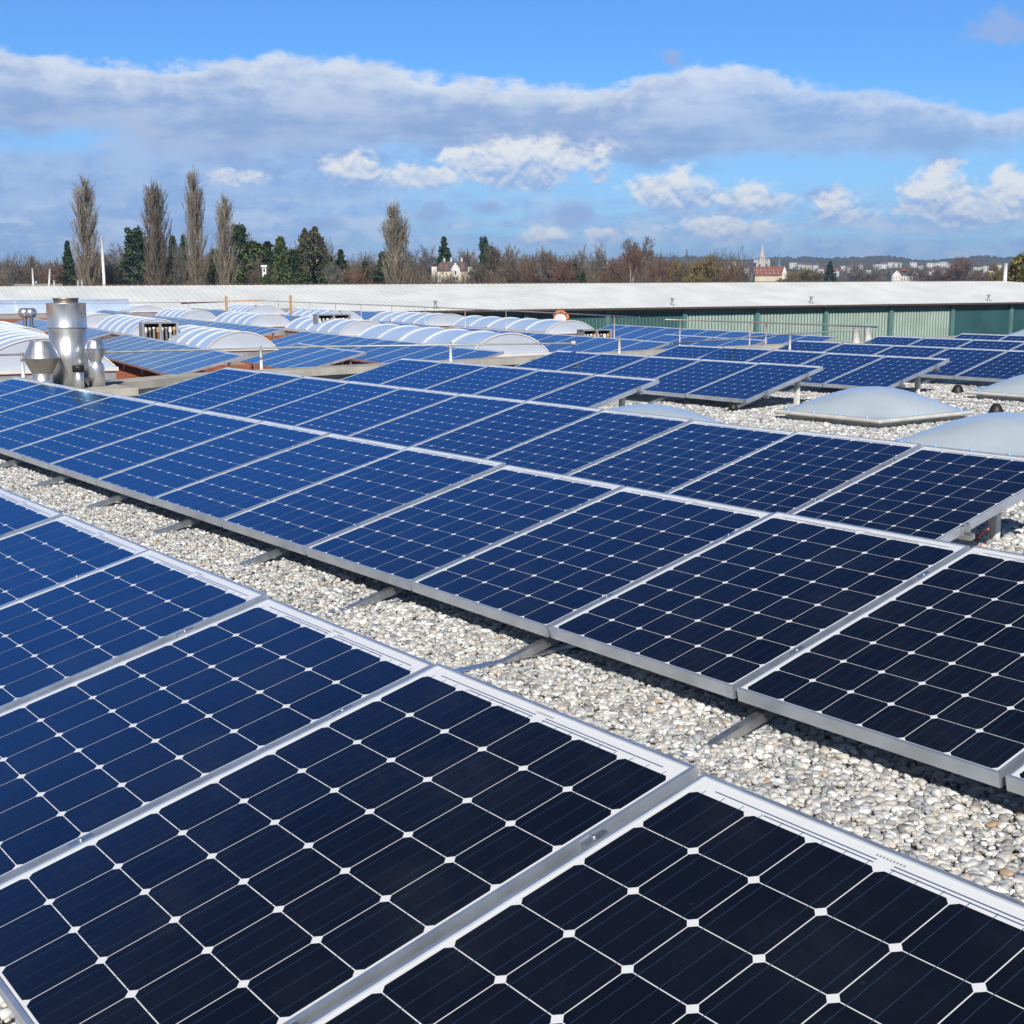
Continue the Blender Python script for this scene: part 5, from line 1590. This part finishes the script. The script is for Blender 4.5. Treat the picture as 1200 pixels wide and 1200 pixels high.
# the white house with three gables
D = 700
X, Y = at_depth(1052, D); zb = z_at(332, D); w = steps(1037, 1067, D)
rt = empty('gabled_house', (X, Y, zb - 2), (0, 0, R(53.3)))
def zg(py): return z_at(py, D) - zb + 2
m = MB(); m.box(-w / 2, w / 2, -4, 4, -4, zg(325), MT['plaster']); m.build('wall', rt)
m = MB(); gable(m, w, 8, zg(325) + .004, zg(320), MT['greyroof']); ro = m.build('roof', rt)
for cx in (-w * .33, w * .37):
    m = MB(); m.box(cx - 2.1, cx + 2.1, -4.6, 0, -4, zg(324.5), MT['plaster']); m.face([(cx - 2.2, -4.62, zg(324.5) + .01), (cx + 2.2, -4.62, zg(324.5) + .01), (cx, -4.62, zg(319.5))], MT['plaster'])
    m.face([(cx - 2.3, -4.7, zg(324.5)), (cx, -4.7, zg(319.3)), (cx, 0, zg(319.3)), (cx - 2.3, 0, zg(324.5))], MT['greyroof']); m.face([(cx + 2.3, -4.7, zg(324.5)), (cx + 2.3, 0, zg(324.5)), (cx, 0, zg(319.3)), (cx, -4.7, zg(319.3))], MT['greyroof']); m.build('gable_wing', rt)
m = MB(); m.lathe([(1.9, zg(320.5)), (.2, zg(315.6))], MT['tile'], 4, (0.4, -1), False); m.build('roof_turret', rt)
for k in range(9):
    cx = -w / 2 + w * (k + .5) / 9; m = MB(); m.box(cx - .35, cx + .35, -4.75, -4.55, zg(329.5), zg(326), MT['sandst']); m.build('window', rt)
tag(rt, 'broad white house with twin gables and a small orange roof turret', 'house')

rh_ = random.Random(12)
TOWN = [(926, 316, 9, 'w'), (934, 317, 8, 'w'), (943, 318.5, 8, 'c'), (951, 319.5, 6, 'w'), (957, 322, 6, 'r'), (983, 319, 6, 'w'), (991, 321.5, 6, 'c'), (998, 324, 6, 'w'), (1022, 318, 7, 'w'), (1029, 317, 7, 'w'), (1037, 316, 8, 'w'), (1046, 315.5, 7, 'w'), (1063, 316, 8, 'w'), (1072, 318, 6, 'c'), (1083, 316, 8, 'w'),
        (1091, 315, 7, 'w'), (1099, 315.5, 8, 'w'), (1107, 317, 7, 'w'), (1118, 320, 7, 'c'), (1127, 323, 8, 'w'), (1137, 323, 9, 'w'), (1146, 321, 7, 'w'), (1154, 324, 7, 'r'), (1163, 318, 6, 'w'), (857, 313, 5, 'w'), (850, 316, 5, 'r'), (864, 318, 6, 'r'), (842, 318, 5, 'c'), (870, 321, 7, 'r'), (1012, 325, 6, 'w'), (1085, 325, 6, 'r'), (1100, 326, 7, 'w'), (975, 326, 7, 'r'), (836, 322, 6, 'c'), (1003, 318, 5, 'w'), (708, 313, 6, 'w')]
TOWN.sort()
for i, (px, py, wp, c) in enumerate(TOWN):
    # find where the hillside shows at that row
    D = 1000.0
    while D < 2600 and 329.3 - (hill_z(px, D) - H) * F_PX / D > py + 1.5:
        D += 20
    gz = hill_z(px, D) if px > 830 else H + (329.3 - py - 2) * D / F_PX
    w = wp * D / F_PX; flat = c == 'w' and rh_.random() < .6
    hgt = 4.6 * D / F_PX * rh_.uniform(.8, 1.15); gz += 2.0
    lab = {'w': 'tiny white block' if flat else 'tiny white house with a dark roof', 'c': 'tiny cream house with a brown roof', 'r': 'tiny white house with a red roof'}[c]
    house(px, D, gz, w, w * .7, hgt, 0 if flat else hgt * .5, MT['cream'] if c == 'c' else MT['plaster'], MT['tile'] if c == 'r' else MT['greyroof'] if not flat else MT['plaster'], '%s in the hillside town, %s house from the left' % (lab, nth(i)), 'house', (3, 2), rh_.uniform(-25, 25), 'houses of the town on the hillside', False)


def town_woods():
    rng = np.random.RandomState(19); S = []
    for i in range(2400):
        px = rng.uniform(700, 1230); D = rng.uniform(800, 2400) if px > 830 else rng.uniform(800, 1100)
        X, Y = at_depth(px, D); gz = hill_z(px, D)
        if px < 840: gz = GROUND
        ht = rng.uniform(5, 11)
        p = np.array([X, Y, gz - .5])
        S.append([*p, *(p + [rng.normal(0, .4), rng.normal(0, .4), ht * .6]), .3, .2])
        for c in range(7):
            b_ = p + np.array([0, 0, ht * rng.uniform(.25, .6)]); d2 = np.array([rng.normal(0, .7), rng.normal(0, .7), 1.0]); d2 /= np.linalg.norm(d2)
            S.append([*b_, *(b_ + d2 * ht * rng.uniform(.25, .45)), .32, .12])
    V, F = sticks(S)
    mi = np.repeat(rng.randint(0, 3, len(F) // 3), 3)
    o = link_mesh('woodland', np_mesh('woodland', V, F, [MT['twig'], MT['twigred'], MT['olive']], False, mi))
    tag(o, 'leafless trees scattered as one mass over the town hillside', 'woodland', kind='stuff')


town_woods()


# ------------------------------------------------------------------ air
def haze(density):
    m = bpy.data.materials.new('haze_air'); m.use_nodes = True
    t = NT(m.node_tree); t.N.clear()
    out = t.N.new('ShaderNodeOutputMaterial'); v = t.N.new('ShaderNodeVolumePrincipled')
    v.inputs['Color'].default_value = (0.46, 0.68, 1.0, 1); v.inputs['Density'].default_value = density
    t.link(v.outputs[0], out.inputs['Volume'])
    b = MB(); b.box(-5200, 5200, -5200, 5200, GROUND - 1.0, 130.0, m)
    o = b.build('haze'); tag(o, kind='stuff')


HAZE = 1.55e-4
if HAZE:
    haze(HAZE)
